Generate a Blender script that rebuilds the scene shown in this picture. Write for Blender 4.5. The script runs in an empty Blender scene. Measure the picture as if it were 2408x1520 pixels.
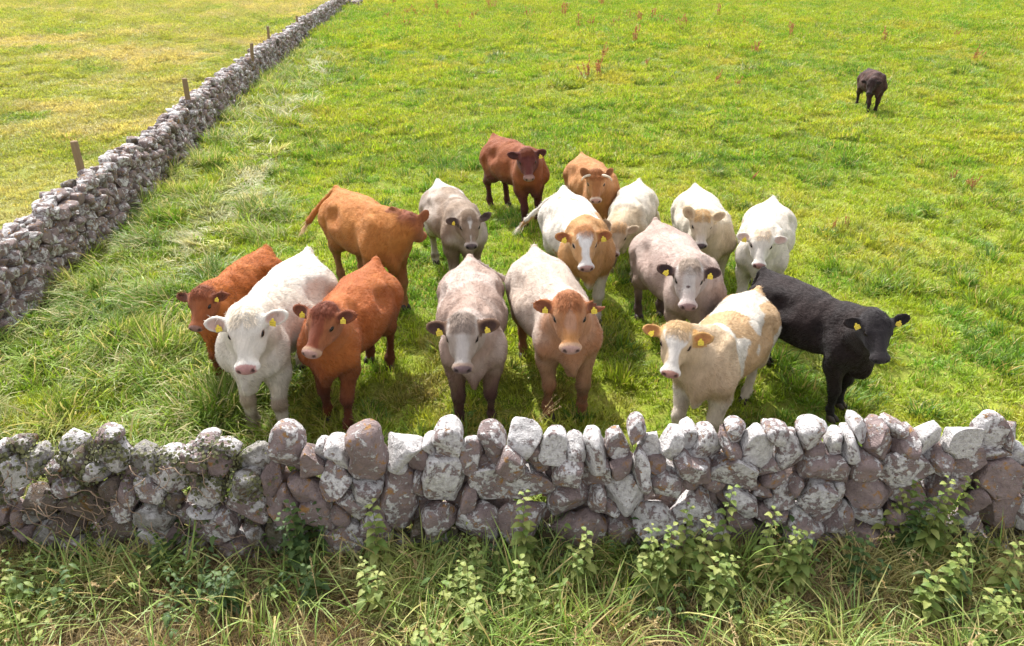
import bpy, bmesh, math
import numpy as np
from mathutils import Vector, Matrix

# ------------------------------------------------------------------ camera, sky, sun, exposure
scene = bpy.context.scene
COL = scene.collection
CAM_H, CAM_P = 4.4, math.radians(28.8)
cam = bpy.data.objects.new('camera', bpy.data.cameras.new('camera'))
cam.location = (0, 0, CAM_H)
cam.rotation_euler = (math.radians(90) - CAM_P, 0, 0)
cam.data.sensor_width = 36.0
cam.data.lens = 36.0 * 1627 / 2408
cam.data.clip_start = 0.05
cam.data.clip_end = 4000
COL.objects.link(cam)
scene.camera = cam

SUN_DIR = np.array([-0.40, 0.90, 0.0]); SUN_DIR /= np.linalg.norm(SUN_DIR)
SUN_EL = math.radians(51)
sd = Vector((SUN_DIR[0]*math.cos(SUN_EL), SUN_DIR[1]*math.cos(SUN_EL), math.sin(SUN_EL)))
sun = bpy.data.objects.new('sun', bpy.data.lights.new('sun', 'SUN'))
sun.data.energy = 2.75
sun.data.angle = math.radians(0.5)
sun.data.color = (1.0, 0.955, 0.87)
sun.rotation_euler = sd.to_track_quat('Z', 'Y').to_euler()
sun.location = (-10, 20, 30)
COL.objects.link(sun)

world = bpy.data.worlds.new('World'); scene.world = world
world.use_nodes = True
wn = world.node_tree.nodes; wl = world.node_tree.links
bg = wn['Background']
sky = wn.new('ShaderNodeTexSky'); sky.sky_type = 'NISHITA'; sky.sun_disc = False
sky.sun_elevation = SUN_EL; sky.sun_rotation = math.atan2(sd.x, sd.y)
sky.dust_density = 3.0; sky.air_density = 1.0; sky.ozone_density = 0.6
hs_ = wn.new('ShaderNodeHueSaturation'); hs_.inputs['Saturation'].default_value = 0.12
wl.new(sky.outputs[0], hs_.inputs['Color']); wl.new(hs_.outputs[0], bg.inputs[0]); bg.inputs[1].default_value = 0.15
scene.view_settings.view_transform = 'Standard'
scene.view_settings.look = 'None'
scene.view_settings.exposure = 1.28
scene.view_settings.gamma = 1.0
scene.cycles.max_bounces = 8
scene.cycles.transparent_max_bounces = 8

# ------------------------------------------------------------------ helpers
FPX, SP, CP = 1627.0, math.sin(CAM_P), math.cos(CAM_P)
def at_y(px, py, y):
    """point of the photo (2408 px wide) on the vertical plane at distance y"""
    u, v = px-1204, py-760
    t = y/(FPX*CP-v*SP)
    return np.array([u*t, y, CAM_H-t*(FPX*SP+v*CP)])
def at_z(px, py, z):
    u, v = px-1204, py-760
    t = (CAM_H-z)/(FPX*SP+v*CP)
    return np.array([u*t, t*(FPX*CP-v*SP), z])

_tab = {}
def _hash(seed):
    if seed not in _tab:
        _tab[seed] = np.random.RandomState(seed).rand(64, 64, 64).astype(np.float32)
    return _tab[seed]
def noise3(x, y, z, seed=1):
    T = _hash(seed)
    x, y, z = (np.asarray(a, dtype=np.float64) for a in (x, y, z))
    xi, yi, zi = np.floor(x), np.floor(y), np.floor(z)
    fx, fy, fz = x-xi, y-yi, z-zi
    fx = fx*fx*(3-2*fx); fy = fy*fy*(3-2*fy); fz = fz*fz*(3-2*fz)
    xi, yi, zi = xi.astype(int) & 63, yi.astype(int) & 63, zi.astype(int) & 63
    x1, y1, z1 = (xi+1) & 63, (yi+1) & 63, (zi+1) & 63
    def L(a, b, t): return a+(b-a)*t
    c0 = L(L(T[xi, yi, zi], T[x1, yi, zi], fx), L(T[xi, y1, zi], T[x1, y1, zi], fx), fy)
    c1 = L(L(T[xi, yi, z1], T[x1, yi, z1], fx), L(T[xi, y1, z1], T[x1, y1, z1], fx), fy)
    return L(c0, c1, fz)
def noise2(x, y, seed=1): return noise3(x, y, np.zeros_like(np.asarray(x, float))+.5, seed)
def fbm2(x, y, seed=1, o=3):
    r, a, tot = 0, 1., 0.
    for i in range(o):
        r = r+a*noise2(np.asarray(x)*2**i+i*7.3, np.asarray(y)*2**i+i*3.1, seed+i); tot += a; a *= .55
    return r/tot
def sst(a, b, x):
    t = np.clip((x-a)/(b-a), 0, 1); return t*t*(3-2*t)

def mesh_data(name, V, F, smooth=True, attrs=None, mat=None):
    """F: list of (n,k) int arrays"""
    V = np.asarray(V, dtype=np.float32)
    if not isinstance(F, (list, tuple)): F = [F]
    F = [np.asarray(f, dtype=np.int32) for f in F if len(f)]
    loops = np.concatenate([f.ravel() for f in F])
    tot = np.concatenate([np.full(len(f), f.shape[1], dtype=np.int32) for f in F])
    start = np.concatenate([[0], np.cumsum(tot)[:-1]]).astype(np.int32)
    me = bpy.data.meshes.new(name)
    me.vertices.add(len(V)); me.vertices.foreach_set('co', V.ravel())
    me.loops.add(len(loops)); me.loops.foreach_set('vertex_index', loops)
    me.polygons.add(len(tot)); me.polygons.foreach_set('loop_start', start); me.polygons.foreach_set('loop_total', tot)
    me.polygons.foreach_set('use_smooth', np.full(len(tot), smooth))
    for k, a in (attrs or {}).items():
        a = np.asarray(a, dtype=np.float32)
        if a.ndim == 1:
            me.attributes.new(k, 'FLOAT', 'POINT').data.foreach_set('value', a)
        else:
            me.attributes.new(k, 'FLOAT_VECTOR', 'POINT').data.foreach_set('vector', a.ravel())
    if mat: me.materials.append(mat)
    me.update(calc_edges=True); me.validate()
    return me
def link(name, me, parent=None):
    o = bpy.data.objects.new(name, me); COL.objects.link(o)
    if parent is not None: o.parent = parent
    return o
def tag(o, label=None, cat=None, group=None, kind=None):
    if label: o['label'] = label
    if cat: o['category'] = cat
    if group: o['group'] = group
    if kind: o['kind'] = kind
    return o
def empty(name, loc):
    o = bpy.data.objects.new(name, None); COL.objects.link(o); o.location = loc; o.empty_display_size = .1
    return o
def merge(parts):
    """[(V,F,{attr})] -> one; all F same width"""
    Vs, Fs, A, off = [], [], {}, 0
    for V, F, a in parts:
        Vs.append(V); Fs.append(np.asarray(F)+off); off += len(V)
        for k, v in a.items(): A.setdefault(k, []).append(v)
    return np.concatenate(Vs), np.concatenate(Fs), {k: np.concatenate(v) for k, v in A.items()}
def tube(P, R, n=6, attrs=None, cap=True):
    P = np.asarray(P, float); R = np.broadcast_to(np.asarray(R, float), (len(P),))
    T = np.gradient(P, axis=0); T /= np.linalg.norm(T, axis=1)[:, None]+1e-9
    up = np.array([0.31, 0.17, 0.93]); A = np.cross(T, up); A /= np.linalg.norm(A, axis=1)[:, None]+1e-9
    B = np.cross(T, A)
    th = np.arange(n)/n*2*np.pi
    V = (P[:, None]+R[:, None, None]*(np.cos(th)[None, :, None]*A[:, None]+np.sin(th)[None, :, None]*B[:, None])).reshape(-1, 3)
    F = []
    for i in range(len(P)-1):
        for j in range(n):
            k = (j+1) % n
            F.append((i*n+j, i*n+k, (i+1)*n+k, (i+1)*n+j))
    if cap:
        m = len(V)
        V = np.vstack([V, P[:1], P[-1:]])
        for j in range(n):
            k = (j+1) % n
            F.append((m, k, j, m)); F.append((m+1, (len(P)-1)*n+j, (len(P)-1)*n+k, m+1))
    F = np.array(F)
    tri = F[:, 0] == F[:, 3]
    return V, F, tri
def tube_mesh(name, segs, mat, smooth=True):
    Vs, Q, T, off = [], [], [], 0
    for P, R, n in segs:
        V, F, tri = tube(P, R, n)
        Vs.append(V); Q.append(F[~tri]+off); T.append(F[tri][:, :3]+off); off += len(V)
    return mesh_data(name, np.concatenate(Vs), [np.concatenate(Q), np.concatenate(T)], smooth, mat=mat)

# ------------------------------------------------------------------ materials
class M:
    def __init__(s, name, rough=.8, spec=.3):
        s.m = bpy.data.materials.new(name); s.m.use_nodes = True
        s.nt = s.m.node_tree; s.n = s.nt.nodes; s.l = s.nt.links
        s.b = s.n['Principled BSDF']; s.out = s.n['Material Output']
        s.b.inputs['Roughness'].default_value = rough
        s.b.inputs['Specular IOR Level'].default_value = spec
    def val(s, x, sock):
        if isinstance(x, (int, float)): sock.default_value = x
        elif isinstance(x, (tuple, list)): sock.default_value = tuple(x)+((1,) if len(x) == 3 and sock.type == 'RGBA' else ())
        else: s.l.new(x, sock)
    def attr(s, name, typ='GEOMETRY', out='Fac'):
        a = s.n.new('ShaderNodeAttribute'); a.attribute_name = name; a.attribute_type = typ
        return a.outputs[out]
    def coord(s, w='Object'):
        return s.n.new('ShaderNodeTexCoord').outputs[w]
    def pos(s): return s.n.new('ShaderNodeNewGeometry').outputs['Position']
    def mapv(s, v, scale=(1, 1, 1), loc=(0, 0, 0), rot=(0, 0, 0)):
        m = s.n.new('ShaderNodeMapping'); s.l.new(v, m.inputs[0])
        s.val(scale, m.inputs['Scale']); s.val(loc, m.inputs['Location']); s.val(rot, m.inputs['Rotation'])
        return m.outputs[0]
    def noise(s, v, scale, detail=3, rough=.55, dist=0):
        t = s.n.new('ShaderNodeTexNoise'); s.l.new(v, t.inputs['Vector'])
        t.inputs['Scale'].default_value = scale; t.inputs['Detail'].default_value = detail
        t.inputs['Roughness'].default_value = rough; t.inputs['Distortion'].default_value = dist
        return t.outputs[0]
    def ramp(s, f, stops):
        r = s.n.new('ShaderNodeValToRGB'); s.l.new(f, r.inputs[0])
        e = r.color_ramp.elements
        while len(e) < len(stops): e.new(.5)
        for i, (p, c) in enumerate(stops):
            e[i].position = p; e[i].color = (c, c, c, 1) if isinstance(c, (int, float)) else tuple(c)+(1,)
        return r.outputs[0]
    def mix(s, f, a, b, mode='MIX'):
        x = s.n.new('ShaderNodeMix'); x.data_type = 'RGBA'; x.blend_type = mode
        s.val(f, x.inputs[0]); s.val(a, x.inputs[6]); s.val(b, x.inputs[7]); return x.outputs[2]
    def math(s, op, a, b=0, c=0):
        x = s.n.new('ShaderNodeMath'); x.operation = op
        s.val(a, x.inputs[0]); s.val(b, x.inputs[1]); s.val(c, x.inputs[2]); return x.outputs[0]
    def vmath(s, op, a, b):
        x = s.n.new('ShaderNodeVectorMath'); x.operation = op
        s.val(a, x.inputs[0]); s.val(b, x.inputs[1]); return x.outputs[0]
    def scalec(s, c, f):
        x = s.n.new('ShaderNodeVectorMath'); x.operation = 'SCALE'
        s.val(c, x.inputs[0]); s.val(f, x.inputs['Scale']); return x.outputs[0]
    def color(s, c): s.val(c, s.b.inputs['Base Color'])
    def bump(s, h, strength=.5, dist=.02):
        b = s.n.new('ShaderNodeBump'); b.inputs['Strength'].default_value = strength; b.inputs['Distance'].default_value = dist
        s.l.new(h, b.inputs['Height']); s.l.new(b.outputs[0], s.b.inputs['Normal']); return b.outputs[0]
    def translucent(s, c, f):
        t = s.n.new('ShaderNodeBsdfTranslucent'); s.val(c, t.inputs[0])
        x = s.n.new('ShaderNodeMixShader'); s.val(f, x.inputs[0])
        s.l.new(s.b.outputs[0], x.inputs[1]); s.l.new(t.outputs[0], x.inputs[2]); s.l.new(x.outputs[0], s.out.inputs[0])

def blade_material(name, straw=.1, straw_col=(.46, .36, .15), trans=.4, bright=1.0):
    m = M(name, .5, .4)
    tint = m.attr('tint', 'INSTANCER', 'Color'); rnd = m.attr('rnd')
    v = m.math('MULTIPLY_ADD', rnd, 1.05, .48)
    c = m.scalec(tint, v)
    st = m.ramp(rnd, [(0, 0), (max(0.0, 1-straw-.06), 0), (min(.999, 1-straw+.04), 1)])
    c = m.mix(st, c, straw_col)
    t = m.attr('t')
    c = m.mix(m.math('MULTIPLY', t, .22), c, (.42*bright, .38*bright, .10*bright))
    m.color(c)
    m.translucent(m.mix(.5, c, m.vmath('MULTIPLY', c, (1.5, 1.35, .45))), trans)
    return m.m
MAT_TURF = blade_material('turf_blades', .10)
MAT_LONG = blade_material('long_blades', .22, (.50, .45, .25))
MAT_VERGE = blade_material('verge_blades', .24, (.58, .45, .23), .35)

def ground_material():
    m = M('field_soil', .95, .1)
    p = m.pos()
    a = m.noise(p, .9, 4); b = m.noise(p, 7., 4); c = m.noise(p, .16, 3)
    col = m.mix(m.ramp(a, [(.3, 0), (.7, 1)]), (.12, .19, .02), (.26, .29, .035))
    col = m.mix(m.ramp(b, [(.4, 0), (.75, 1)]), col, (.22, .21, .055))
    z = m.attr('zone_left'); v = m.attr('zone_verge')
    dry = m.mix(m.ramp(c, [(.35, 0), (.65, 1)]), (.17, .22, .035), (.34, .29, .11))
    col = m.mix(z, col, dry)
    th = m.mix(m.ramp(b, [(.35, 0), (.7, 1)]), (.07, .045, .03), (.19, .13, .08))
    col = m.mix(v, col, th)
    m.color(col)
    m.bump(m.noise(p, 18., 5), .9, .05)
    return m.m

def stone_material(name, lichen=.5, base=((.18, .135, .135), (.35, .275, .27)), sc=1.0):
    m = M(name, .92, .2)
    p = m.coord('Object'); r = m.attr('rnd')
    pv = m.vmath('ADD', p, m.scalec(m.attr('rvec', 'GEOMETRY', 'Vector'), 5.0))
    n1 = m.noise(pv, 9*sc, 5, .6); n2 = m.noise(pv, 26*sc, 5, .65); n3 = m.noise(pv, 10*sc, 6, .66, .5)
    n4 = m.noise(pv, 16*sc, 4, .6, .6); fine = m.noise(pv, 75*sc, 3, .6)
    col = m.mix(m.ramp(n1, [(.3, 0), (.72, 1)]), base[0], base[1])
    col = m.mix(m.math('MULTIPLY', r, .55), col, (.25, .19, .18))
    col = m.mix(m.ramp(n2, [(.5, 0), (.72, .5)]), col, (.10, .072, .065))
    # orange and yellow lichen
    col = m.mix(m.ramp(m.math('MULTIPLY', n4, m.math('ADD', n1, .45)), [(.55, 0), (.66, .85)]), col, (.33, .17, .045))
    # white crust lichen, in patches with ragged rims
    cov = m.attr('lich')
    th = m.math('MULTIPLY_ADD', m.math('SUBTRACT', n2, .5), .46, n3)
    th = m.math('ADD', th, m.math('MULTIPLY', m.math('SUBTRACT', cov, .5), .42))
    wl = m.ramp(m.math('ADD', th, lichen-.5), [(.54, 0), (.60, 1)])
    white = m.mix(m.ramp(m.math('MULTIPLY_ADD', fine, .35, m.math('MULTIPLY', n2, .65)), [(.36, 0), (.60, 1)]), (.36, .335, .34), (.66, .64, .64))
    col = m.mix(wl, col, white)
    mo = m.attr('moss')
    col = m.mix(m.math('MULTIPLY', mo, m.ramp(n1, [(.35, .2), (.5, 1)])), col, (.05, .042, .012))
    m.color(col)
    h = m.math('ADD', m.math('MULTIPLY', n2, .6), m.math('MULTIPLY', fine, .35))
    h = m.math('ADD', h, m.math('MULTIPLY', wl, .12))
    m.bump(h, 1.0, .045/sc)
    return m.m

def coat_material():
    m = M('coat', .78, .22)
    c = m.attr('col', 'GEOMETRY', 'Vector'); q = m.attr('flow', 'GEOMETRY', 'Vector')
    n = m.noise(m.mapv(q, (5, 26, 10)), 1.0, 6, .68, .5)
    n2 = m.noise(q, 6, 4)
    f = m.math('MULTIPLY_ADD', n, .75, .63)
    f = m.math('MULTIPLY', f, m.math('MULTIPLY_ADD', n2, .5, .75))
    m.color(m.scalec(c, m.math('MULTIPLY', f, .78)))
    h = m.math('ADD', m.noise(m.mapv(q, (35, 170, 70)), 1.0, 3, .6, .4), m.math('MULTIPLY', n, .8))
    m.bump(h, .7, .02)
    m.b.inputs['Sheen Weight'].default_value = .08
    m.b.inputs['Sheen Roughness'].default_value = .5
    return m.m
MAT_COAT = coat_material()
def plain(name, c, rough=.6, spec=.3, var=.25, scale=30):
    m = M(name, rough, spec); p = m.coord('Object')
    n = m.noise(p, scale, 4)
    m.color(m.mix(n, tuple(x*(1-var) for x in c), tuple(x*(1+var) for x in c)))
    m.bump(n, .3, .005)
    return m.m
MAT_EYE = plain('eye_gloss', (.010, .006, .005), .22, .35, .1)
MAT_TAG = M('ear_tag_plastic', .5, .4)
_n = MAT_TAG.noise(MAT_TAG.mapv(MAT_TAG.coord(), (300, 300, 300)), 1, 1)
MAT_TAG.color(MAT_TAG.mix(MAT_TAG.attr('ink'), (.66, .50, .04), (.22, .16, .02))); MAT_TAG = MAT_TAG.m
MAT_HOOF = plain('hoof_horn', (.05, .038, .03), .5)
MAT_HORN = plain('horn_keratin', (.50, .42, .32), .4)
def strand_material(name):
    m = M(name, .7, .25); c = m.attr('col', 'GEOMETRY', 'Vector'); m.color(c); m.translucent(c, .25); return m.m
MAT_HAIR = strand_material('hair')

# ------------------------------------------------------------------ terrain
def wall_x(y):
    """centre line of the long dry stone wall on the left"""
    return np.interp(y, [4.3, 7.7, 9.3, 12., 17.8, 26., 36., 49.5, 60], [-6.55, -6.72, -6.9, -7.13, -8.07, -9.25, -10.4, -11.9, -13.0])
def ground_z(x, y):
    x = np.asarray(x, float); y = np.asarray(y, float)
    a = .075*(fbm2(x*.9, y*.9, 11)-.5)+.10*(noise2(x*2.2, y*2.2, 14)-.5)+.05*(noise2(x*5, y*5, 15)-.5)
    far = .5*(fbm2(x*.05, y*.05, 21)-.5)*sst(25, 90, y)
    return np.where(y < 4.3, a*.6, a)+far
def axis(lo, c0, c1, hi, d, g):
    m = list(np.arange(c0, c1, d)); s = d; x = c1
    up = []
    while x < hi: up.append(x); s *= g; x += s
    up.append(hi); s = d; x = c0; dn = []
    while x > lo: s *= g; x -= s; dn.append(x)
    return np.array(dn[::-1]+m+up)
xs = axis(-900, -14, 15, 900, .16, 1.06); ys = axis(-60, 2, 26, 1500, .16, 1.05)
X, Y = np.meshgrid(xs, ys); Z = ground_z(X, Y)
V = np.stack([X, Y, Z], -1).reshape(-1, 3)
i = np.arange(len(ys)-1)[:, None]*len(xs)+np.arange(len(xs)-1)[None]
F = np.stack([i, i+1, i+1+len(xs), i+len(xs)], -1).reshape(-1, 4)
zl = (1-sst(-.3, .3, V[:, 0]-wall_x(V[:, 1])))*sst(4.5, 5.2, V[:, 1])
zv = 1-sst(4.0, 4.9, V[:, 1])
g = link('ground', mesh_data('ground', V, F, True, {'zone_left': zl, 'zone_verge': zv}, ground_material()))
tag(g, kind='structure')

# ------------------------------------------------------------------ stones
def icosphere(n):
    bm = bmesh.new(); bmesh.ops.create_icosphere(bm, subdivisions=n, radius=1)
    V = np.array([v.co[:] for v in bm.verts]); F = np.array([[v.index for v in f.verts] for f in bm.faces]); bm.free()
    return V, F
ICO = {n: icosphere(n) for n in (2, 3, 4)}

def stone_shape(rng, ico, outline, depth, boxy=.55, rough=.05):
    """outline(theta)->radius in the wall plane (x,z); depth along y"""
    V, F = ICO[ico]
    rho = np.hypot(V[:, 0], V[:, 2]); th = np.arctan2(V[:, 2], V[:, 0])
    R = outline(th)
    r2 = np.where(rho > 0, rho**boxy, 0)
    P = np.stack([R*r2*np.cos(th), np.sign(V[:, 1])*np.abs(V[:, 1])**.75*depth, R*r2*np.sin(th)], -1)
    s = R.mean()
    for _ in range(8):                                  # broken facets
        n = rng.normal(size=3)*[.75, 1.6, .75]; n /= np.linalg.norm(n)
        d = P@n; h = d.max()*rng.uniform(.50, .88)
        P -= np.outer(np.maximum(0, d-h)*.99, n)
    o = rng.rand(3)*50
    q = P/s
    N = V/np.linalg.norm(V, axis=1)[:, None]
    dn = (noise3(q[:, 0]*1.6+o[0], q[:, 1]*1.6+o[1], q[:, 2]*1.6+o[2], 31)-.5)*2.0 \
        + (noise3(q[:, 0]*4+o[1], q[:, 1]*4+o[2], q[:, 2]*4+o[0], 32)-.5)*1.0 \
        + (noise3(q[:, 0]*9+o[1], q[:, 1]*9+o[2], q[:, 2]*9+o[0], 33)-.5)*.8
    P += N*(dn*rough*s)[:, None]
    return P, F
def stone_attrs(rng, n, lich, moss=0):
    return {'rnd': np.full(n, rng.rand()), 'rvec': np.tile(rng.rand(3)*7, (n, 1)), 'lich': np.full(n, lich), 'moss': np.full(n, moss)}

# front wall: each stone seen in the photo as (x, y, half width, half height, turn) in four crops 1000 photo pixels wide
CROP = {
'A': (0, [(75,240,70,45,0),(205,320,85,70,-20),(410,240,75,50,10),(395,320,60,70,0),(10,260,40,60,0),(620,210,85,50,0),(680,290,90,90,-30),(510,350,50,70,0),(860,320,90,60,20),(1055,420,110,100,30),(1240,265,80,50,0),(1380,250,80,45,0),(1225,340,70,60,0),(1560,320,90,70,0),(1370,350,80,70,0),(600,410,70,60,0),(320,420,90,50,0),(130,400,70,60,0),(20,420,60,60,0),
 (60,560,80,70,0),(260,580,100,45,5),(430,500,70,50,0),(560,640,110,90,-10),(810,540,55,60,0),(940,530,85,60,0),(720,540,60,60,0),(1095,600,50,45,0),(1310,530,95,85,10),(1580,470,80,90,0),(1220,470,50,60,0),
 (30,670,60,70,0),(190,680,110,50,5),(960,670,110,70,30),(770,640,70,50,0),(740,770,105,100,-10),(985,790,75,85,10),(1280,650,75,50,0),(1180,690,60,60,0),(1340,740,140,85,-10),(1560,640,100,100,-20),(1580,760,80,70,10),(100,780,100,50,20),(310,790,100,80,0),(450,740,90,50,-30),
 (520,860,90,120,10),(700,920,90,80,0),(60,880,80,50,0),(250,890,90,60,0),(880,880,60,80,0),(1100,850,80,70,0),(1240,880,80,60,0),(1480,890,150,80,0),(1380,980,80,40,0),(1640,900,60,60,0),(1600,980,80,50,0),(1000,940,90,50,0),(400,930,80,60,0)]),
'B': (1000, [(125,340,80,120,-5),(290,390,70,95,15),(330,290,48,70,0),(440,285,75,90,-35),(620,330,115,130,0),(825,265,135,90,-10),(810,390,60,45,0),(930,350,60,70,0),(1005,255,50,60,0),(1110,225,95,110,0),(1270,310,90,100,0),(1395,250,85,105,-15),(1505,350,80,100,0),(1598,205,107,102,0),
 (25,480,50,120,0),(230,540,100,100,20),(430,460,90,90,0),(620,510,110,65,-10),(810,590,120,190,10),(945,530,38,120,0),(1110,470,130,135,0),(1255,580,55,60,0),(1520,520,265,100,5),
 (130,650,120,130,0),(300,660,110,130,-25),(520,600,100,85,-10),(455,670,60,50,0),(700,720,85,110,0),(1080,690,110,100,0),(1300,730,135,100,0),(1570,720,140,125,0),
 (430,850,170,110,10),(130,800,110,120,0),(1070,810,140,60,-5),(1180,840,120,55,0),(250,900,80,60,0),(30,880,60,80,0),(560,900,60,60,0),(1420,870,100,50,0),(800,860,100,50,0),(955,770,45,90,0),(1300,900,90,50,0),(950,900,90,50,0),(1560,880,100,50,0)]),
'C': (1900, [(280,265,90,110,15),(430,265,65,85,-20),(545,290,78,130,0),(700,240,75,78,0),(815,165,55,75,0),(900,270,75,110,-15),(1020,220,85,80,25),(1130,220,70,80,30),(1225,260,130,115,25),(1380,220,60,95,-35),(1430,165,70,65,30),(1560,240,95,115,0),
 (375,420,75,115,20),(540,440,90,80,0),(700,390,60,75,0),(830,400,60,120,0),(910,370,70,80,0),(1120,370,150,75,15),(1420,410,160,95,0),(1620,430,90,60,0),(980,480,100,100,0),(190,370,70,80,0),
 (380,620,105,110,0),(550,570,50,80,0),(730,550,120,100,0),(870,540,35,60,0),(1150,480,70,40,0),(1290,510,80,45,15),(1150,600,180,70,5),(1440,580,90,80,0),(1600,550,100,70,20),(630,650,65,60,0),
 (870,680,120,95,0),(440,760,150,110,0),(250,790,60,50,0),(720,760,100,70,0),(1000,790,90,80,0),(1140,760,60,100,0),(1260,730,90,60,0),(1440,740,80,90,0),(1570,650,80,60,0),(1580,780,60,60,0),(1270,880,80,50,0),(560,870,90,60,0),(300,880,110,50,0),(850,860,80,50,0),(1080,890,90,50,0),(1450,880,90,50,0)]),
'D': (2833, [(130,145,80,58,10),(220,270,85,150,0),(360,165,115,75,5),(505,230,62,85,0),(610,230,60,100,0),(670,160,60,75,0),(770,220,105,110,-10),(905,150,75,50,0),(960,240,90,90,0),(1070,230,110,110,20),(1290,190,135,110,30),(1490,175,92,100,0),(1625,190,60,75,0),
 (390,270,70,60,0),(430,390,130,95,0),(50,410,120,70,0),(650,375,90,70,0),(890,410,150,110,0),(1140,300,90,75,0),(1290,370,105,105,0),(1490,300,110,50,0),(1500,450,135,110,0),(1640,310,50,70,0),(1640,460,50,90,0),
 (110,560,115,90,10),(220,500,50,45,0),(350,540,120,85,-10),(680,530,155,90,10),(490,530,45,50,0),(940,560,110,80,0),(1180,520,130,110,10),(1340,580,50,90,0),(1490,640,115,115,0),
 (70,680,150,50,0),(400,640,110,80,0),(640,670,120,80,0),(510,690,110,80,0),(240,740,140,100,0),(820,640,70,50,0),(860,690,80,60,0),(870,800,120,90,0),(1090,680,80,110,0),(1310,740,65,130,0),(50,800,60,80,0),(620,790,80,70,0),(1000,780,60,80,0),(1200,820,60,80,0),(1440,820,80,60,0),(1570,830,90,80,0),(430,850,100,80,0),(280,880,60,50,0),(1100,850,80,70,0),(1330,890,80,50,0),(750,900,90,45,0)]),
}
FW_Y = 4.21                                              # distance of the front wall's middle
def build_front_wall():
    rng = np.random.RandomState(5)
    st = []
    for key, (x0, L) in CROP.items():
        for (cx, cy, rx, ry, rot) in L:
            if key == 'C' and cx < 165: continue
            px = (x0+cx/1.654)*.6282; py = (1500+cy/1.654)*.6282
            c = at_y(px, py, FW_Y-.03)
            k = .6282/1.654
            e = at_y(px+rx*k, py, FW_Y-.03)[0]-c[0]; f = c[2]-at_y(px, py+ry*k, FW_Y-.03)[2]
            top = cy < 330
            st.append([c[0], c[2], e, f, -math.radians(rot), key, top])
    n0 = len(st)
    # the wall runs on past both sides of the picture
    for s in list(st):
        if s[0] < -2.4: st.append([-2*4.02-s[0], s[1], s[2], s[3], -s[4], 'E', s[6]])
        if s[0] > 2.6: st.append([2*4.04-s[0], s[1], s[2], s[3], -s[4], 'E', s[6]])
    st = [s for s in st if s[0] > -6.3]
    S = np.array([s[:5] for s in st])
    def metric(x, z):
        dx = x[..., None]-S[:, 0]; dz = z[..., None]-S[:, 1]
        c, s_ = np.cos(S[:, 4]), np.sin(S[:, 4])
        a = (dx*c+dz*s_)/S[:, 2]; b = (-dx*s_+dz*c)/S[:, 3]
        return (np.abs(a)**2.4+np.abs(b)**2.4)**(1/2.4)
    TH = np.linspace(-np.pi, np.pi, 49)[:-1]
    root = empty('stone_wall', (0, FW_Y, 0))
    tag(root, 'lichen-covered dry stone wall across the front, nearest the camera', 'wall')
    mat = stone_material('lichen_stone', .53)
    items = []
    for k, (sx, sz, rx, rz, rot, key, top) in enumerate(st):
        tt = np.linspace(.05, 1.34, 48)
        # point at ellipse-metric tt along each angle
        ct, sn = np.cos(TH), np.sin(TH)
        a = (ct*math.cos(rot)+sn*math.sin(rot))/rx; b = (-ct*math.sin(rot)+sn*math.cos(rot))/rz
        unit = 1/((np.abs(a)**2.4+np.abs(b)**2.4)**(1/2.4))
        rr = unit[:, None]*tt[None]
        mm = metric(sx+ct[:, None]*rr, sz+sn[:, None]*rr)
        own = mm[..., k]; other = np.delete(mm, k, axis=-1).min(-1)
        lim = 1.03 if top else 1.34
        ok = (own <= other) & (own < lim)
        first = np.where(ok.all(1), len(tt)-1, np.argmin(ok, axis=1)-1).clip(0)
        R = unit*tt[first]
        R = np.minimum(R, (np.roll(R, 1)+np.roll(R, -1)+R)/3*1.06)
        R = (np.roll(R, 1)+2*R+np.roll(R, -1))/4
        R = np.maximum(R*1.05-.001, .02)
        outl = lambda th, R=R: np.interp(th, np.append(TH, np.pi), np.append(R, R[0]))
        dep = rng.uniform(.13, .19) if not top else rng.uniform(.12, .17)
        dep = min(dep, max(rx, rz)*1.5)
        P, F = stone_shape(rng, 4 if (rx*rz > .012 and abs(sx) < 4.2) else 3, outl, dep, .40, .06)
        yo = FW_Y+rng.uniform(-.04, .04)-(.03 if not top else 0)-(.55-sz)*.07
        dark = sz < .25
        lich = np.clip((.22+.55*rng.rand()+(.20 if top else 0)+.2*(rng.rand()-.5))-(.06 if dark else 0), 0, 1)
        mossy = 0.
        if key == 'A' and rng.rand() < .3: mossy = .6
        if (key, round(rx, 2)) and dark and rng.rand() < .30: mossy = .9
        items.append((rx*rz, abs(sx) < 4.1, P, F, stone_attrs(rng, len(P), lich, mossy), (sx, yo, sz-(.09 if top else .015)), top))
    for _ in range(270):                                   # small packing stones in the middle of the wall
        sx, sz = rng.uniform(-6, 6), rng.uniform(.02, .84)
        R = rng.uniform(.10, .17); outl = lambda th, R=R: R*(1+.15*np.cos(2*th))
        P, F = stone_shape(rng, 2, outl, .10, .5, .06)
        items.append((0, False, P, F, stone_attrs(rng, len(P), .3, .2), (sx, FW_Y+rng.uniform(.05, .13), sz), False))
    vis = sorted([i for i, t in enumerate(items) if t[1] and not t[6]], key=lambda i: -items[i][0])[:100]
    tops = [i for i, t in enumerate(items) if t[1] and t[6]][:100]
    single = set(vis) | set(tops)
    rest = []
    for i, (ar, v, P, F, A, c, top) in enumerate(items):
        if i in single:
            o = link('coping_stone' if top else 'wall_stone', mesh_data('stone', P, F, True, A, mat), root)
            o.location = (c[0], c[1]-FW_Y, c[2])
        else:
            rest.append((P+[c[0], c[1]-FW_Y, c[2]], F, A))
    V, F, A = merge(rest)
    o = link('small_wall_stone', mesh_data('rubble', V, F, True, A, mat), root); o['kind'] = 'stuff'
    return items
FRONT = build_front_wall()

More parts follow.
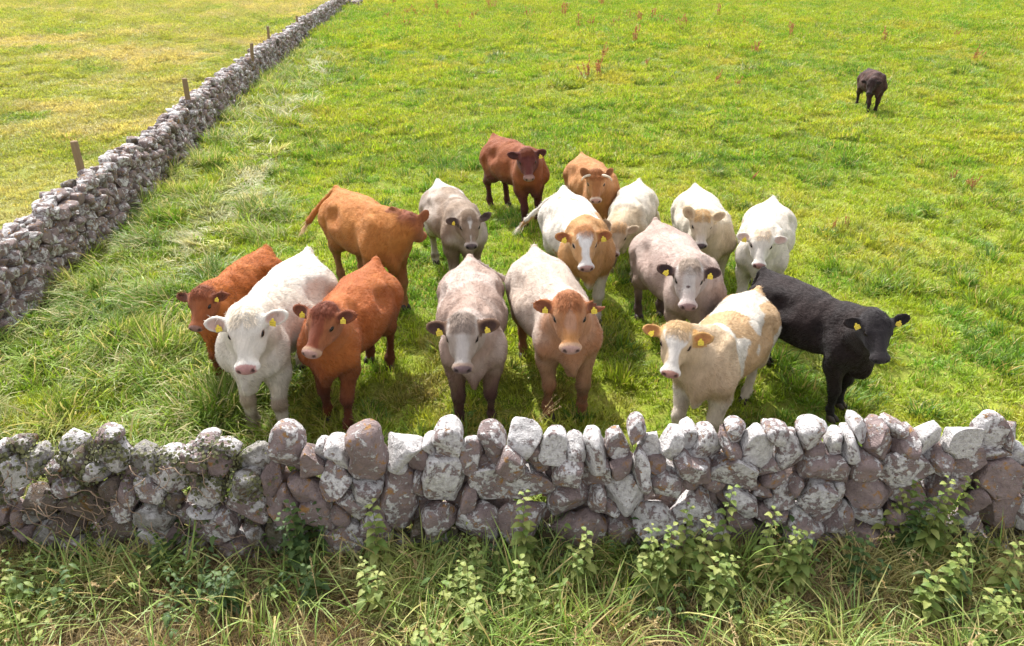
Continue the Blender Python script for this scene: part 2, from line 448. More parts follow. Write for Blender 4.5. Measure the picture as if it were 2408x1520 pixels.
def build_side_wall():
    rng = np.random.RandomState(8)
    root = empty('stone_wall', (-6.9, 9, 0))
    tag(root, 'long dry stone wall running away between the two fields on the left', 'wall')
    mat = stone_material('field_stone', .50, ((.16, .12, .118), (.30, .24, .23)))
    items = []
    y = 4.7; off = np.array([-6.9, 9, 0])
    def put(y, side, z, rx, rz, dep, ico, coping=False, tilt=0.):
        x = float(wall_x(y)); dx = float(wall_x(y+.5)-wall_x(y-.5))
        ph = rng.rand(4)*6.28
        outl = lambda th: (np.abs(np.cos(th)/rx)**2.3+np.abs(np.sin(th)/rz)**2.3)**(-1/2.3)*(1+.12*np.sin(2*th+ph[0])+.09*np.sin(3*th+ph[1]))
        P, F = stone_shape(rng, ico, outl, dep, .55, .07)
        # stone frame: x along the wall, y across
        a = math.atan2(1, dx)
        c, s = math.cos(tilt), math.sin(tilt)
        P = np.stack([P[:, 0]*c-P[:, 2]*s, P[:, 1], P[:, 0]*s+P[:, 2]*c], -1)
        ca, sa = math.cos(a), math.sin(a)
        W = np.stack([P[:, 0]*ca-P[:, 1]*sa, P[:, 0]*sa+P[:, 1]*ca, P[:, 2]], -1)
        lich = np.clip(.40+.3*rng.rand()+(.12 if coping else 0), 0, 1)
        pos = np.array([x+side*sa, y-side*ca, z+float(ground_z(x, y))])
        items.append((y, W, F, stone_attrs(rng, len(P), lich, .7 if rng.rand() < .06 else 0), pos, coping))
    while y < 57.5:
        sc = 1.0 if y < 20 else 1.12
        step = rng.uniform(.16, .26)*sc
        ico = 3 if y < 13 else 2
        top = .86+.10*float(noise2(y*.6, 3.3, 41))+.03*math.sin(y*.7)
        z = 0.0; k = 0
        while z < top-.05:
            hz = rng.uniform(.10, .20)*sc
            put(y+rng.uniform(-.09, .09), .17-.07*z+rng.uniform(-.04, .05), z+hz*.45, step*rng.uniform(.5, .72), hz*.62, rng.uniform(.12, .19), ico, False, rng.uniform(-.35, .35))
            z += hz
        for _ in range(2):
            put(y+rng.uniform(-.1, .1), rng.uniform(-.14, .14), top+rng.uniform(-.03, .07), step*rng.uniform(.4, .75), rng.uniform(.05, .09), rng.uniform(.12, .2), ico, True, rng.uniform(-.3, .3))
        if y < 60:
            put(y, -.2, top*.75, step*.6, .2, .15, 2); put(y, -.22, top*.3, step*.65, .24, .17, 2)
        y += step
    for _ in range(26):                                    # tumbled end of the wall
        put(57.6+rng.uniform(-.5, .8), rng.uniform(-.3, 1.4), rng.uniform(.1, .55), .2, .16, .18, 2, False, rng.uniform(-1, 1))
    cop = [i for i, t in enumerate(items) if t[5] and t[0] > 8.3][:60]
    fac = [i for i, t in enumerate(items) if not t[5] and t[0] > 8.3 and t[4][0] > wall_x(t[0])+.02][:100]
    single = set(cop) | set(fac); rest = []
    for i, (yy, P, F, A, p, c) in enumerate(items):
        if i in single:
            o = link('coping_stone' if c else 'wall_stone', mesh_data('stone', P, F, True, A, mat), root); o.location = p-off
        else: rest.append((P+p-off, F, A))
    V, F, A = merge(rest)
    o = link('far_wall_stone', mesh_data('rubble', V, F, True, A, mat), root); o['kind'] = 'stuff'
    # hearting inside the wall
    yy = np.arange(4.7, 57.6, .5); V = []; 
    for q in yy:
        x = float(wall_x(q)); z0 = float(ground_z(x, q))
        V += [(x-.2, q, z0-.1), (x+.16, q, z0-.1), (x+.08, q, z0+.78), (x-.12, q, z0+.78)]
    V = np.array(V)-off; n = len(yy); F = []
    for k in range(n-1):
        for j in range(4): F.append((k*4+j, k*4+(j+1) % 4, k*4+4+(j+1) % 4, k*4+4+j))
    A = {'rnd': np.zeros(len(V)), 'rvec': np.zeros((len(V), 3)), 'lich': np.zeros(len(V)), 'moss': np.zeros(len(V))}
    link('hearting', mesh_data('hearting', V, np.array(F), False, A, mat), root)
build_side_wall()

# fence posts behind the side wall
def build_posts():
    m = M('weathered_wood', .85, .2); p = m.coord()
    n = m.noise(m.mapv(p, (30, 30, 2.5)), 1, 4); m.color(m.mix(n, (.15, .10, .055), (.30, .215, .13))); m.bump(n, .6, .01)
    L = ['nearest weathered round fence post behind the side wall', 'weathered fence post behind the side wall, second from the camera',
         'slanting fence post behind the far part of the side wall', 'dark thin fence post just beyond the slanting post', 'farthest fence post, its top just showing over the side wall']
    for k, (px, py, z, lean, r, l) in enumerate([(175, 334, 1.5, .10, .064, L[0]), (434, 186, 1.5, .05, .065, L[1]), (591, 103, 1.4, .16, .06, L[2]), (629, 63, 1.45, .08, .055, L[3]), (697, 38, 1.3, .0, .05, L[4])]):
        t = at_z(px, py, z); b = np.array([t[0]-lean, t[1], 0.]); b[2] = float(ground_z(b[0], b[1]))-.1
        zz = np.linspace(0, 1, 9)[:, None]
        P = (t-b)*zz; P[:, 0] += .008*np.sin(zz[:, 0]*5+k)
        R = r*(1.05-.1*zz[:, 0]); P = np.vstack([P, P[-1:]+[0, 0, .012]]); R = np.append(R, r*.80)
        o = link('fence_post', tube_mesh('post', [(P, R, 14)], m.m)); o.location = b
        tag(o, l, 'fence post', 'fence posts behind the side wall')
build_posts()

# ------------------------------------------------------------------ cattle
def smin(a, b, k):
    h = np.maximum(k-np.abs(a-b), 0)/k
    return np.minimum(a, b)-h*h*k*.25
class Field:
    def __init__(s, lo, hi, h):
        s.lo = np.array(lo, float); s.h = h
        s.n = np.ceil((np.array(hi)-lo)/h).astype(int)+1
        s.ax = [s.lo[i]+h*np.arange(s.n[i]) for i in range(3)]
        s.a = np.full(s.n, 1.0, dtype=np.float32)
    def win(s, lo, hi):
        i0 = np.clip(np.floor((np.array(lo)-s.lo)/s.h).astype(int), 0, s.n); i1 = np.clip(np.ceil((np.array(hi)-s.lo)/s.h).astype(int)+1, 0, s.n)
        sl = tuple(slice(a, b) for a, b in zip(i0, i1))
        x = s.ax[0][sl[0]].astype(np.float32)[:, None, None]; y = s.ax[1][sl[1]].astype(np.float32)[None, :, None]; z = s.ax[2][sl[2]].astype(np.float32)[None, None, :]
        return sl, x, y, z
    def put(s, sl, d, k, sub=False):
        if d.size == 0: return
        if sub: s.a[sl] = -smin(-s.a[sl], d, k)
        else: s.a[sl] = smin(s.a[sl], d, k)
    def rc(s, a, b, r1, r2, k=.05, sub=False):
        a = np.array(a, float); b = np.array(b, float); m = max(r1, r2)+k+.03
        sl, x, y, z = s.win(np.minimum(a, b)-m, np.maximum(a, b)+m)
        ab = b-a; L = ab@ab+1e-9
        t = np.clip(((x-a[0])*ab[0]+(y-a[1])*ab[1]+(z-a[2])*ab[2])/L, 0, 1)
        d = np.sqrt((x-a[0]-t*ab[0])**2+(y-a[1]-t*ab[1])**2+(z-a[2]-t*ab[2])**2)-(r1+(r2-r1)*t)
        s.put(sl, d, k, sub)
    def ell(s, c, r, k=.05, R=None, sub=False):
        c = np.array(c, float); r = np.array(r, float); R = np.eye(3) if R is None else R
        ext = np.sqrt(((R*r)**2).sum(1))+k+.03
        sl, x, y, z = s.win(c-ext, c+ext)
        x = x-c[0]; y = y-c[1]; z = z-c[2]
        l = [R[0, i]*x+R[1, i]*y+R[2, i]*z for i in range(3)]
        k0 = np.sqrt(sum((l[i]/r[i])**2 for i in range(3))); k1 = np.sqrt(sum((l[i]/r[i]**2)**2 for i in range(3)))+1e-6
        s.put(sl, k0*(k0-1)/k1, k, sub)
    def mesh(s):
        A = s.a; n = A.shape
        inside = A < 0
        c = np.zeros([m-1 for m in n], dtype=np.int8)
        for dx in (0, 1):
            for dy in (0, 1):
                for dz in (0, 1): c += inside[dx:n[0]-1+dx, dy:n[1]-1+dy, dz:n[2]-1+dz]
        act = (c > 0) & (c < 8)
        idx = np.argwhere(act); ids = np.full(act.shape, -1, dtype=np.int32); ids[act] = np.arange(len(idx))
        acc = np.zeros((len(idx), 3)); cnt = np.zeros(len(idx))
        corners = [(a, b, d) for a in (0, 1) for b in (0, 1) for d in (0, 1)]
        val = {q: A[idx[:, 0]+q[0], idx[:, 1]+q[1], idx[:, 2]+q[2]] for q in corners}
        for p in corners:
            for axn in range(3):
                if p[axn]: continue
                q = list(p); q[axn] = 1; q = tuple(q)
                a, b = val[p], val[q]; cr = (a < 0) != (b < 0)
                t = np.where(cr, a/(a-b+1e-12), 0)
                pt = np.tile(np.array(p, float), (len(idx), 1)); pt[:, axn] = t
                acc[cr] += pt[cr]; cnt[cr] += 1
        V = s.lo+s.h*(idx+acc/np.maximum(cnt, 1)[:, None])
        F = []
        for axn in range(3):
            o = [0, 1, 2]; o.remove(axn)
            sh = [slice(1, None)]*3; sh[axn] = slice(None)
            lo_ = [slice(0, m) for m in n]; hi_ = [slice(0, m) for m in n]
            lo_[axn] = slice(0, n[axn]-1); hi_[axn] = slice(1, n[axn])
            a = inside[tuple(lo_)]; b = inside[tuple(hi_)]
            e = np.argwhere(a != b)
            e = e[(e[:, o[0]] > 0) & (e[:, o[1]] > 0) & (e[:, o[0]] < n[o[0]]-1) & (e[:, o[1]] < n[o[1]]-1)]
            def cell(d0, d1):
                q = e.copy(); q[:, o[0]] += d0; q[:, o[1]] += d1
                return ids[q[:, 0], q[:, 1], q[:, 2]]
            Q = np.stack([cell(-1, -1), cell(0, -1), cell(0, 0), cell(-1, 0)], -1)
            fl = a[e[:, 0], e[:, 1], e[:, 2]]
            if axn == 1: fl = ~fl
            Q[~fl] = Q[~fl][:, ::-1]
            F.append(Q)
        return V, np.concatenate(F)

def unit(v): v = np.array(v, float); return v/np.linalg.norm(v)
def smooth_mesh(V, F, it=2, w=.45):
    n = len(V)
    E = np.concatenate([F[:, [0, 1]], F[:, [1, 2]], F[:, [2, 3]], F[:, [3, 0]]])
    E = np.concatenate([E, E[:, ::-1]])
    cnt = np.bincount(E[:, 0], minlength=n)[:, None]
    for _ in range(it):
        S = np.stack([np.bincount(E[:, 0], V[E[:, 1], j], minlength=n) for j in range(3)], -1)
        V = V*(1-w)+w*S/np.maximum(cnt, 1)
    return V
def vnormals(V, F):
    N = np.cross(V[F[:, 2]]-V[F[:, 0]], V[F[:, 3]]-V[F[:, 1]])
    n = np.zeros_like(V)
    for j in range(4): np.add.at(n, F[:, j], N)
    return n/(np.linalg.norm(n, axis=1)[:, None]+1e-9)

def strands(rng, P, N, D, length, width, col, curl=.5, lift=.35, seg=3):
    """ribbons of hair growing from P, lying along D"""
    n = len(P)
    S = np.cross(D, N); S /= np.linalg.norm(S, axis=1)[:, None]+1e-9
    L = length*rng.uniform(.6, 1.25, n)[:, None]; ph = rng.rand(n)[:, None]*6.28
    V = []; 
    for i in range(seg+1):
        t = i/seg
        w = width*(1-t*.85)
        c = P+D*L*t+N*L*(lift*math.sin(t*2.4)+.03)+S*L*curl*np.sin(ph+t*4)*t
        V.append(c-S*w/2); V.append(c+S*w/2)
    V = np.stack(V, 1)
    base = (np.arange(n)*(2*seg+2))[:, None]
    F = np.concatenate([base+np.array([[2*i, 2*i+1, 2*i+3, 2*i+2]]) for i in range(seg)])
    C = np.repeat(col*rng.uniform(.75, 1.25, n)[:, None], 2*seg+2, axis=0)
    return V.reshape(-1, 3), F, {'col': C}

HX = .95
def make_cow(label, loc, hd, s, poll, yaw, pitch, hs, coat, seed, W=1.0, feet=(0, 0, 0, 0), ears=(0, 0), tags=(0, 0), horns=False, tail=(0, 0), tuft=.6, res=.0125, roll=0., neck=1.0, shaggy=False, belly=1.0, HY=1.06):
    rng = np.random.RandomState(seed)
    f = Field((-1.32, -.98, -.02), (1.62, .98, 1.98), res)
    W *= .95
    # ---- trunk
    f.ell((-.30, 0, 1.085), (.42, .185*W, .135), .10)                 # broad loin
    for sy in (-1, 1):
        f.ell((-.57, sy*.155*W, .955), (.27, .17*W, .24), .12)
        f.ell((-.39, sy*.235*W, 1.125), (.085, .055, .05), .06)         # hook bones
        f.ell((-.75, sy*.095*W, 1.12), (.07, .05, .07), .07)          # pin bones
    f.ell((-.10, 0, .94), (.70, .335*W, .335), .12)
    f.ell((-.13, 0, .89), (.50, .345*W*belly, .29*belly), .12)
    f.ell((-.24, 0, .93), (.40, .35*W, .29), .12)
    for sy in (-1, 1):
        f.ell((.47, sy*.155*W, .97), (.20, .115*W, .31), .10)
        f.rc((.38, sy*.13*W, 1.19), (.57, sy*.215*W, .84), .055, .09, .05)   # shoulder blade
        f.ell((-.25, sy*.39*W, 1.10), (.15, .10, .10), .12, sub=True)  # hollow of the flank
        f.ell((.24, sy*.38*W, .98), (.055, .085, .24), .10, sub=True)   # behind the shoulder
        f.ell((-.50, sy*.35*W, .80), (.06, .08, .24), .10, sub=True)
    f.ell((.60, 0, .89), (.17, .148*W, .22), .11)
    f.rc((.42, 0, 1.235), (.16, 0, 1.19), .065, .07, .13)             # withers
    f.rc((-.60, 0, 1.195), (.3, 0, 1.20), .042, .042, .09)               # spine
    f.rc((-.56, 0, 1.07), (-.78, 0, 1.175), .185, .060, .10)          # sacrum, sloping off like a roof
    f.rc((-.71, 0, 1.175), (-.835, 0, 1.218), .065, .034, .07)         # tail head
    f.ell((.67, 0, .68), (.12, .04, .13), .07)                        # brisket
    f.rc((.69, 0, .76), (.63, 0, .585), .05, .030, .06)
    # ---- tail
    sw, up = tail
    tp = [(-.83, 0, 1.25), (-.90, .05*sw, 1.16+.05*up), (-.93-.10*up, .30*sw, 1.0+.12*up), (-.93-.14*up, .55*sw, .78+.34*up), (-.92-.16*up, .74*sw, .60+.52*up)]
    for i in range(4): f.rc(tp[i], tp[i+1], .034-.004*i, .03-.004*i, .02)
    f.rc(tp[3], tp[4], .024, .030, .03)
    f.rc(tp[4], (tp[4][0]-.02, tp[4][1]+.16*sw, tp[4][2]-.18+.17*up), .030, .010, .03)
    # ---- legs
    hoofs = []
    for i, (sy, fr) in enumerate(((1, 1), (-1, 1), (1, 0), (-1, 0))):
        dx = feet[i]; y = sy*(.17 if fr else .16)*W
        if fr:
            sh, el, kn, fe, ho = (.50, y*1.05, .90), (.46+.25*dx, y*1.08, .66), (.53+.65*dx, y, .37), (.52+.95*dx, y, .125), (.55+dx, y, .045)
            f.rc(sh, el, .15, .10, .10); f.rc(el, kn, .098, .060, .06); f.ell(kn, (.060, .058, .075), .04)
            f.rc((kn[0]-.005, y, kn[2]), fe, .050, .042, .03); f.ell(fe, (.052, .052, .05), .03); f.rc(fe, ho, .045, .055, .03)
        else:
            th, stf, hk, fe, ho = (-.60, y*1.0, .92), (-.47+.3*dx, y*1.2, .66), (-.74+.6*dx, y*1.02, .47), (-.67+.95*dx, y, .13), (-.63+dx, y, .045)
            f.rc(th, stf, .21, .13, .10); f.rc(stf, hk, .125, .058, .06); f.rc((-.68, y*.95, .85), hk, .13, .05, .10)
            f.ell(hk, (.062, .05, .075), .04); f.rc(hk, fe, .050, .042, .03); f.ell(fe, (.052, .052, .05), .03); f.rc(fe, ho, .045, .055, .03)
        hoofs.append(ho)
    # ---- head frame
    Ph = np.array(poll, float); ya, pi_ = math.radians(yaw), math.radians(pitch)
    ex = np.array([math.cos(pi_)*math.cos(ya), math.cos(pi_)*math.sin(ya), math.sin(pi_)])
    ey = np.array([-math.sin(ya), math.cos(ya), 0]); ez = np.cross(ex, ey)
    ro = math.radians(roll); ey, ez = ey*math.cos(ro)+ez*math.sin(ro), -ey*math.sin(ro)+ez*math.cos(ro)
    R = np.stack([ex, ey, ez], 1)
    H = lambda q: Ph+hs*(R@np.array(q, float))
    # ---- neck
    nb = H((.03, 0, -.15)); nc = H((-.03, 0, -.075))
    mid = .5*(np.array([.50, 0, 1.02])+nb)+np.array([.02, 0, .0])
    f.rc((.50, 0, 1.02), mid, .19*neck, .155*neck, .10)
    f.rc(mid, nb, .165*neck, .12*hs, .08)
    f.rc((.34, 0, 1.19), nc, .095*neck, .075*hs, .11)
    f.rc((.64, 0, .76), H((.12, 0, -.20)), .09*neck, .055*hs, .10)
    for sy in (-1, 1): f.rc((.48, sy*.13*W, 1.0), H((.06, sy*.06, -.14)), .105*neck, .08*hs, .09)
    # ---- head
    g = Field(Ph-.62*hs, Ph+.62*hs, res)
    # shared lattice so the two fields can be joined
    i0 = np.round((g.lo-f.lo)/res).astype(int); g.lo = f.lo+i0*res; g.ax = [g.lo[i]+res*np.arange(g.n[i]) for i in range(3)]
    Yw = lambda p: (p[0]*HX, p[1]*HY, p[2])
    E = lambda c, r, k=.04, sub=False: g.ell(H(Yw(c)), np.array(Yw(r))*hs, k*hs, R, sub)
    C = lambda a, b, r1, r2, k=.04, sub=False: g.rc(H(Yw(a)), H(Yw(b)), r1*hs, r2*hs, k*hs, sub)
    E((.07, 0, -.10), (.12, .125, .105)); E((.012, 0, -.045), (.05, .088, .045), .06)
    for sy in (-1, 1):
        E((.11, sy*.065, -.055), (.085, .055, .050), .05)
        E((.130, sy*.108, -.052), (.045, .022, .026), .03)
        E((.18, sy*.075, -.15), (.12, .045, .085), .05)
        C((.16, sy*.03, -.19), (.39, sy*.02, -.125), .058, .048, .05)
    C((.15, 0, -.075), (.40, 0, -.072), .084, .056, .04)
    E((.42, 0, -.085), (.060, .096, .068), .035)
    E((.452, 0, -.060), (.030, .074, .044), .025); E((.40, 0, -.145), (.05, .055, .034), .03)
    for sy in (-1, 1):
        E((.468, sy*.048, -.052), (.026, .014, .019), .012, True)
        E((.150, sy*.126, -.066), (.030, .016, .024), .012, True)
    E((.455, 0, -.112), (.05, .085, .006), .012, True)
    # ears
    earA = []
    for sy, pose in ((1, ears[0]), (-1, ears[1])):
        e = unit((-.16-.9*max(0, pose)*.9, sy*(1.0-.25*abs(pose)), -.04+(.75*pose if pose > 0 else .5*pose)))     # along the ear
        nrm = unit(np.array([.35, 0, .95])-e*np.dot(e, [.35, 0, .95]))
        w = np.cross(nrm, e)
        Re = R@np.stack([e, w, nrm], 1)
        b = np.array([.05, sy*.112, -.075])
        P = lambda t, u=0, v=0: H(b+e*t+w*u+nrm*v)
        g.rc(P(-.01), P(.06), .034*hs, .032*hs, .03)
        g.ell(P(.120), np.array((.100, .067, .024))*hs, .02, Re)
        g.ell(P(.168), np.array((.064, .044, .020))*hs, .02, Re)
        g.ell(P(.124, 0, .024), np.array((.080, .048, .020))*hs, .008, Re, True)
        earA.append((b, e, w, nrm))
    # join the head to the body
    a0 = np.maximum(i0, 0); a1 = np.minimum(i0+g.n, f.n)
    fs = tuple(slice(p, q) for p, q in zip(a0, a1)); gs = tuple(slice(p-o, q-o) for p, q, o in zip(a0, a1, i0))
    f.a[fs] = smin(f.a[fs], g.a[gs], .05)
    # ---- little unevenness
    sl, x, y, z = f.win(f.lo, f.lo+f.n*res)
    band = np.abs(f.a) < .04
    I = np.argwhere(band); pts = f.lo+I*res; o = seed*3.7
    dn = (noise3(pts[:, 0]*7+o, pts[:, 1]*7+o, pts[:, 2]*7, 51)-.5)*.020+(noise3(pts[:, 0]*18+o, pts[:, 1]*18, pts[:, 2]*18+o, 52)-.5)*.005+(noise3(pts[:, 0]*13+o, pts[:, 1]*5, pts[:, 2]*2.2+o, 53)-.5)*(.012+.012*sst(.35, .6, pts[:, 0]))
    hq = (pts-Ph)@R/hs; fade = 1-.75*((hq[:, 0] > .02) & (np.linalg.norm(hq-[.2, 0, -.1], axis=1) < .4))
    f.a[band] += (dn*fade).astype(np.float32)
    V, F = f.mesh()
    V = smooth_mesh(V, F, 2, .4)
    N = vnormals(V, F)
    # ---- colours of the coat
    q = (V-Ph)@R/hs
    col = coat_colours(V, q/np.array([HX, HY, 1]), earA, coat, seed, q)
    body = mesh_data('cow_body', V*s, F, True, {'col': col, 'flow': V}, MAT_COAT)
    cow = link('cow', body)
    cow.location = (loc[0], loc[1], float(ground_z(loc[0], loc[1]))-.01); cow.rotation_euler = (0, 0, math.radians(hd))
    tag(cow, label, 'cow', 'herd of cattle in the pasture')
    # ---- eyes
    bv, bf = ICO[3]
    for sy in (1, -1):
        o = link('eye', mesh_data('eye', bv*.0255*hs*s*[1.25, .9, 1], bf, True, None, MAT_EYE), cow)
        o.location = Vector(H((.150*HX, sy*.112*HY, -.064))*s); o.rotation_euler = Matrix(R.tolist()).to_euler()
    # ---- hooves: two claws each
    for ho in hoofs:
        parts = []
        for sy in (-1, 1):
            P = bv*[.062, .028, .05]; P[:, 2] = np.clip(P[:, 2], -.02, .05); P[:, 0] += .012-.35*np.clip(P[:, 2], 0, 1)
            parts.append((P*s+np.array([ho[0]+.02, ho[1]+sy*.029, .028])*s, bf, {}))
        Vv, Ff, _ = merge(parts); link('hoof', mesh_data('hoof', Vv, Ff, True, None, MAT_HOOF), cow)
    # ---- ear tags
    for k in (0, 1):
        if not tags[k]: continue
        b, e, w, nrm = earA[k]
        down = -ez*.0+np.array([0, 0, -1.0]); dl = R.T@down
        c = b+e*.105+nrm*.03+w*0
        dl = dl+R.T@np.append(rng.normal(size=2)*.28, 0); nrm = unit(nrm+e*rng.normal()*.2); d1 = unit(dl-nrm*np.dot(dl, nrm)); d2 = np.cross(nrm, d1)
        O = [(.0, -.010), (.0, .010), (.018, .012), (.026, .030), (.072, .030), (.072, -.030), (.026, -.030), (.018, -.012)]
        gx = np.linspace(0, .072, 19); gy = np.linspace(-1, 1, 13)
        hw = np.interp(gx, [0, .018, .026, .072], [.010, .012, .031, .031])
        A, B = np.meshgrid(gx, gy, indexing='ij'); B2 = B*hw[:, None]
        ink = np.zeros(A.shape)
        for r0 in (9, 14):
            for j in (2, 4, 6, 8, 10): ink[r0:r0+3, j] = (rng.rand(3) < .7)
        pl = np.stack([A, B2, np.full(A.shape, .0)], -1).reshape(-1, 3)
        n = len(gx)*len(gy); TV = np.concatenate([pl+[0, 0, .003], pl-[0, 0, .003]])
        ii = (np.arange(len(gx)-1)[:, None]*len(gy)+np.arange(len(gy)-1)[None]).ravel()
        Q = np.stack([ii, ii+1, ii+1+len(gy), ii+len(gy)], -1)
        TF = np.concatenate([Q[:, ::-1], Q+n])
        nx, ny = len(gx), len(gy)
        rim = [j for j in range(ny)]+[i*ny+ny-1 for i in range(1, nx)]+[(nx-1)*ny+j for j in range(ny-2, -1, -1)]+[i*ny for i in range(nx-2, 0, -1)]
        rim = np.array(rim); TF = np.concatenate([TF, np.stack([rim, np.roll(rim, -1), np.roll(rim, -1)+n, rim+n], -1)])
        TS = .86*rng.uniform(.9, 1.1)
        Wd = np.array([H(c+(d1*v[0]+d2*v[1]+nrm*v[2])*TS) for v in TV])
        link('ear_tag', mesh_data('ear_tag', Wd*s, TF, False, {'ink': np.tile(ink.ravel(), 2)}, MAT_TAG), cow)
    # ---- horns
    if horns:
        for sy in (1, -1):
            t = np.linspace(0, 1, 12)[:, None]
            pq = np.concatenate([.01+.10*t**1.6, sy*(.085+.16*np.sin(t*1.35)), -.03+.06*np.sin(t*2.2)], 1)
            P = np.array([H(a) for a in pq]); rr = (.026*(1-t[:, 0]*.72))*hs
            link('horn', tube_mesh('horn', [(P*s, rr*s, 12)], MAT_HORN), cow)
    # ---- forelock
    m = (q[:, 0] > -.10) & (q[:, 0] < .085) & (np.abs(q[:, 1]) < .10) & (q[:, 2] > -.10) & (N@ez > -.3)
    cand = np.flatnonzero(m)
    if len(cand) and tuft > 0:
        pick = rng.choice(cand, int(300*tuft)); P = V[pick]
        D = np.outer(.6+.4*rng.rand(len(pick)), ex)+np.outer(np.sign(q[pick, 1])*rng.uniform(.1, .8, len(pick)), ey)
        D -= N[pick]*(D*N[pick]).sum(1)[:, None]; D /= np.linalg.norm(D, axis=1)[:, None]+1e-9
        hv, hf, ha = strands(rng, P, N[pick], D, .040*hs*(.6+.6*tuft), .008, col[pick]*np.array(coat.get('curl', (.9, .9, .9))), .45, .14)
        link('forelock', mesh_data('forelock', hv*s, hf, True, ha, MAT_HAIR), cow)
    # ---- coat hair that breaks the outline
    nh = 14000 if shaggy else 9000
    bm_ = (q[:, 0] < .0) | (np.linalg.norm(q-[.2, 0, -.1], axis=1) > .4)
    cand = np.flatnonzero(bm_ & (V[:, 2] > .12)); pick = rng.choice(cand, nh)
    D = np.tile(np.array([-.75, 0, -.65]), (nh, 1))+.9*(np.stack([noise3(*(V[pick].T*6+k*9), 55+k) for k in range(3)], -1)-.5)+rng.normal(size=(nh, 3))*(.35 if shaggy else .16)
    D -= N[pick]*(D*N[pick]).sum(1)[:, None]; D /= np.linalg.norm(D, axis=1)[:, None]+1e-9
    hv, hf, ha = strands(rng, V[pick], N[pick], D, .05 if shaggy else .045, .008 if shaggy else .0055, col[pick]*.8*(rng.uniform(.66, 1.25, nh) if shaggy else rng.uniform(.88, 1.08, nh))[:, None], .3 if shaggy else .14, .28 if shaggy else .07, 2)
    link('coat_hair', mesh_data('coat_hair', hv*s, hf, True, ha, MAT_HAIR), cow)
    # ---- tail switch
    tip = np.array([tp[4][0]-.02, tp[4][1]+.16*sw, tp[4][2]-.18+.17*up]); dirn = unit(tip-np.array(tp[4]))
    n = 70; P = np.array(tp[4])+np.outer(rng.rand(n), tip-np.array(tp[4]))+rng.normal(size=(n, 3))*.013
    D = dirn+rng.normal(size=(n, 3))*.11; D /= np.linalg.norm(D, axis=1)[:, None]
    NN = rng.normal(size=(n, 3)); NN -= D*(NN*D).sum(1)[:, None]; NN /= np.linalg.norm(NN, axis=1)[:, None]
    hv, hf, ha = strands(rng, P, NN, D, .12, .008, np.tile(np.array(coat.get('switch', coat['base'])), (n, 1)), .15, .1)
    link('tail_switch', mesh_data('tail_switch', hv*s, hf, True, ha, MAT_HAIR), cow)
    return cow

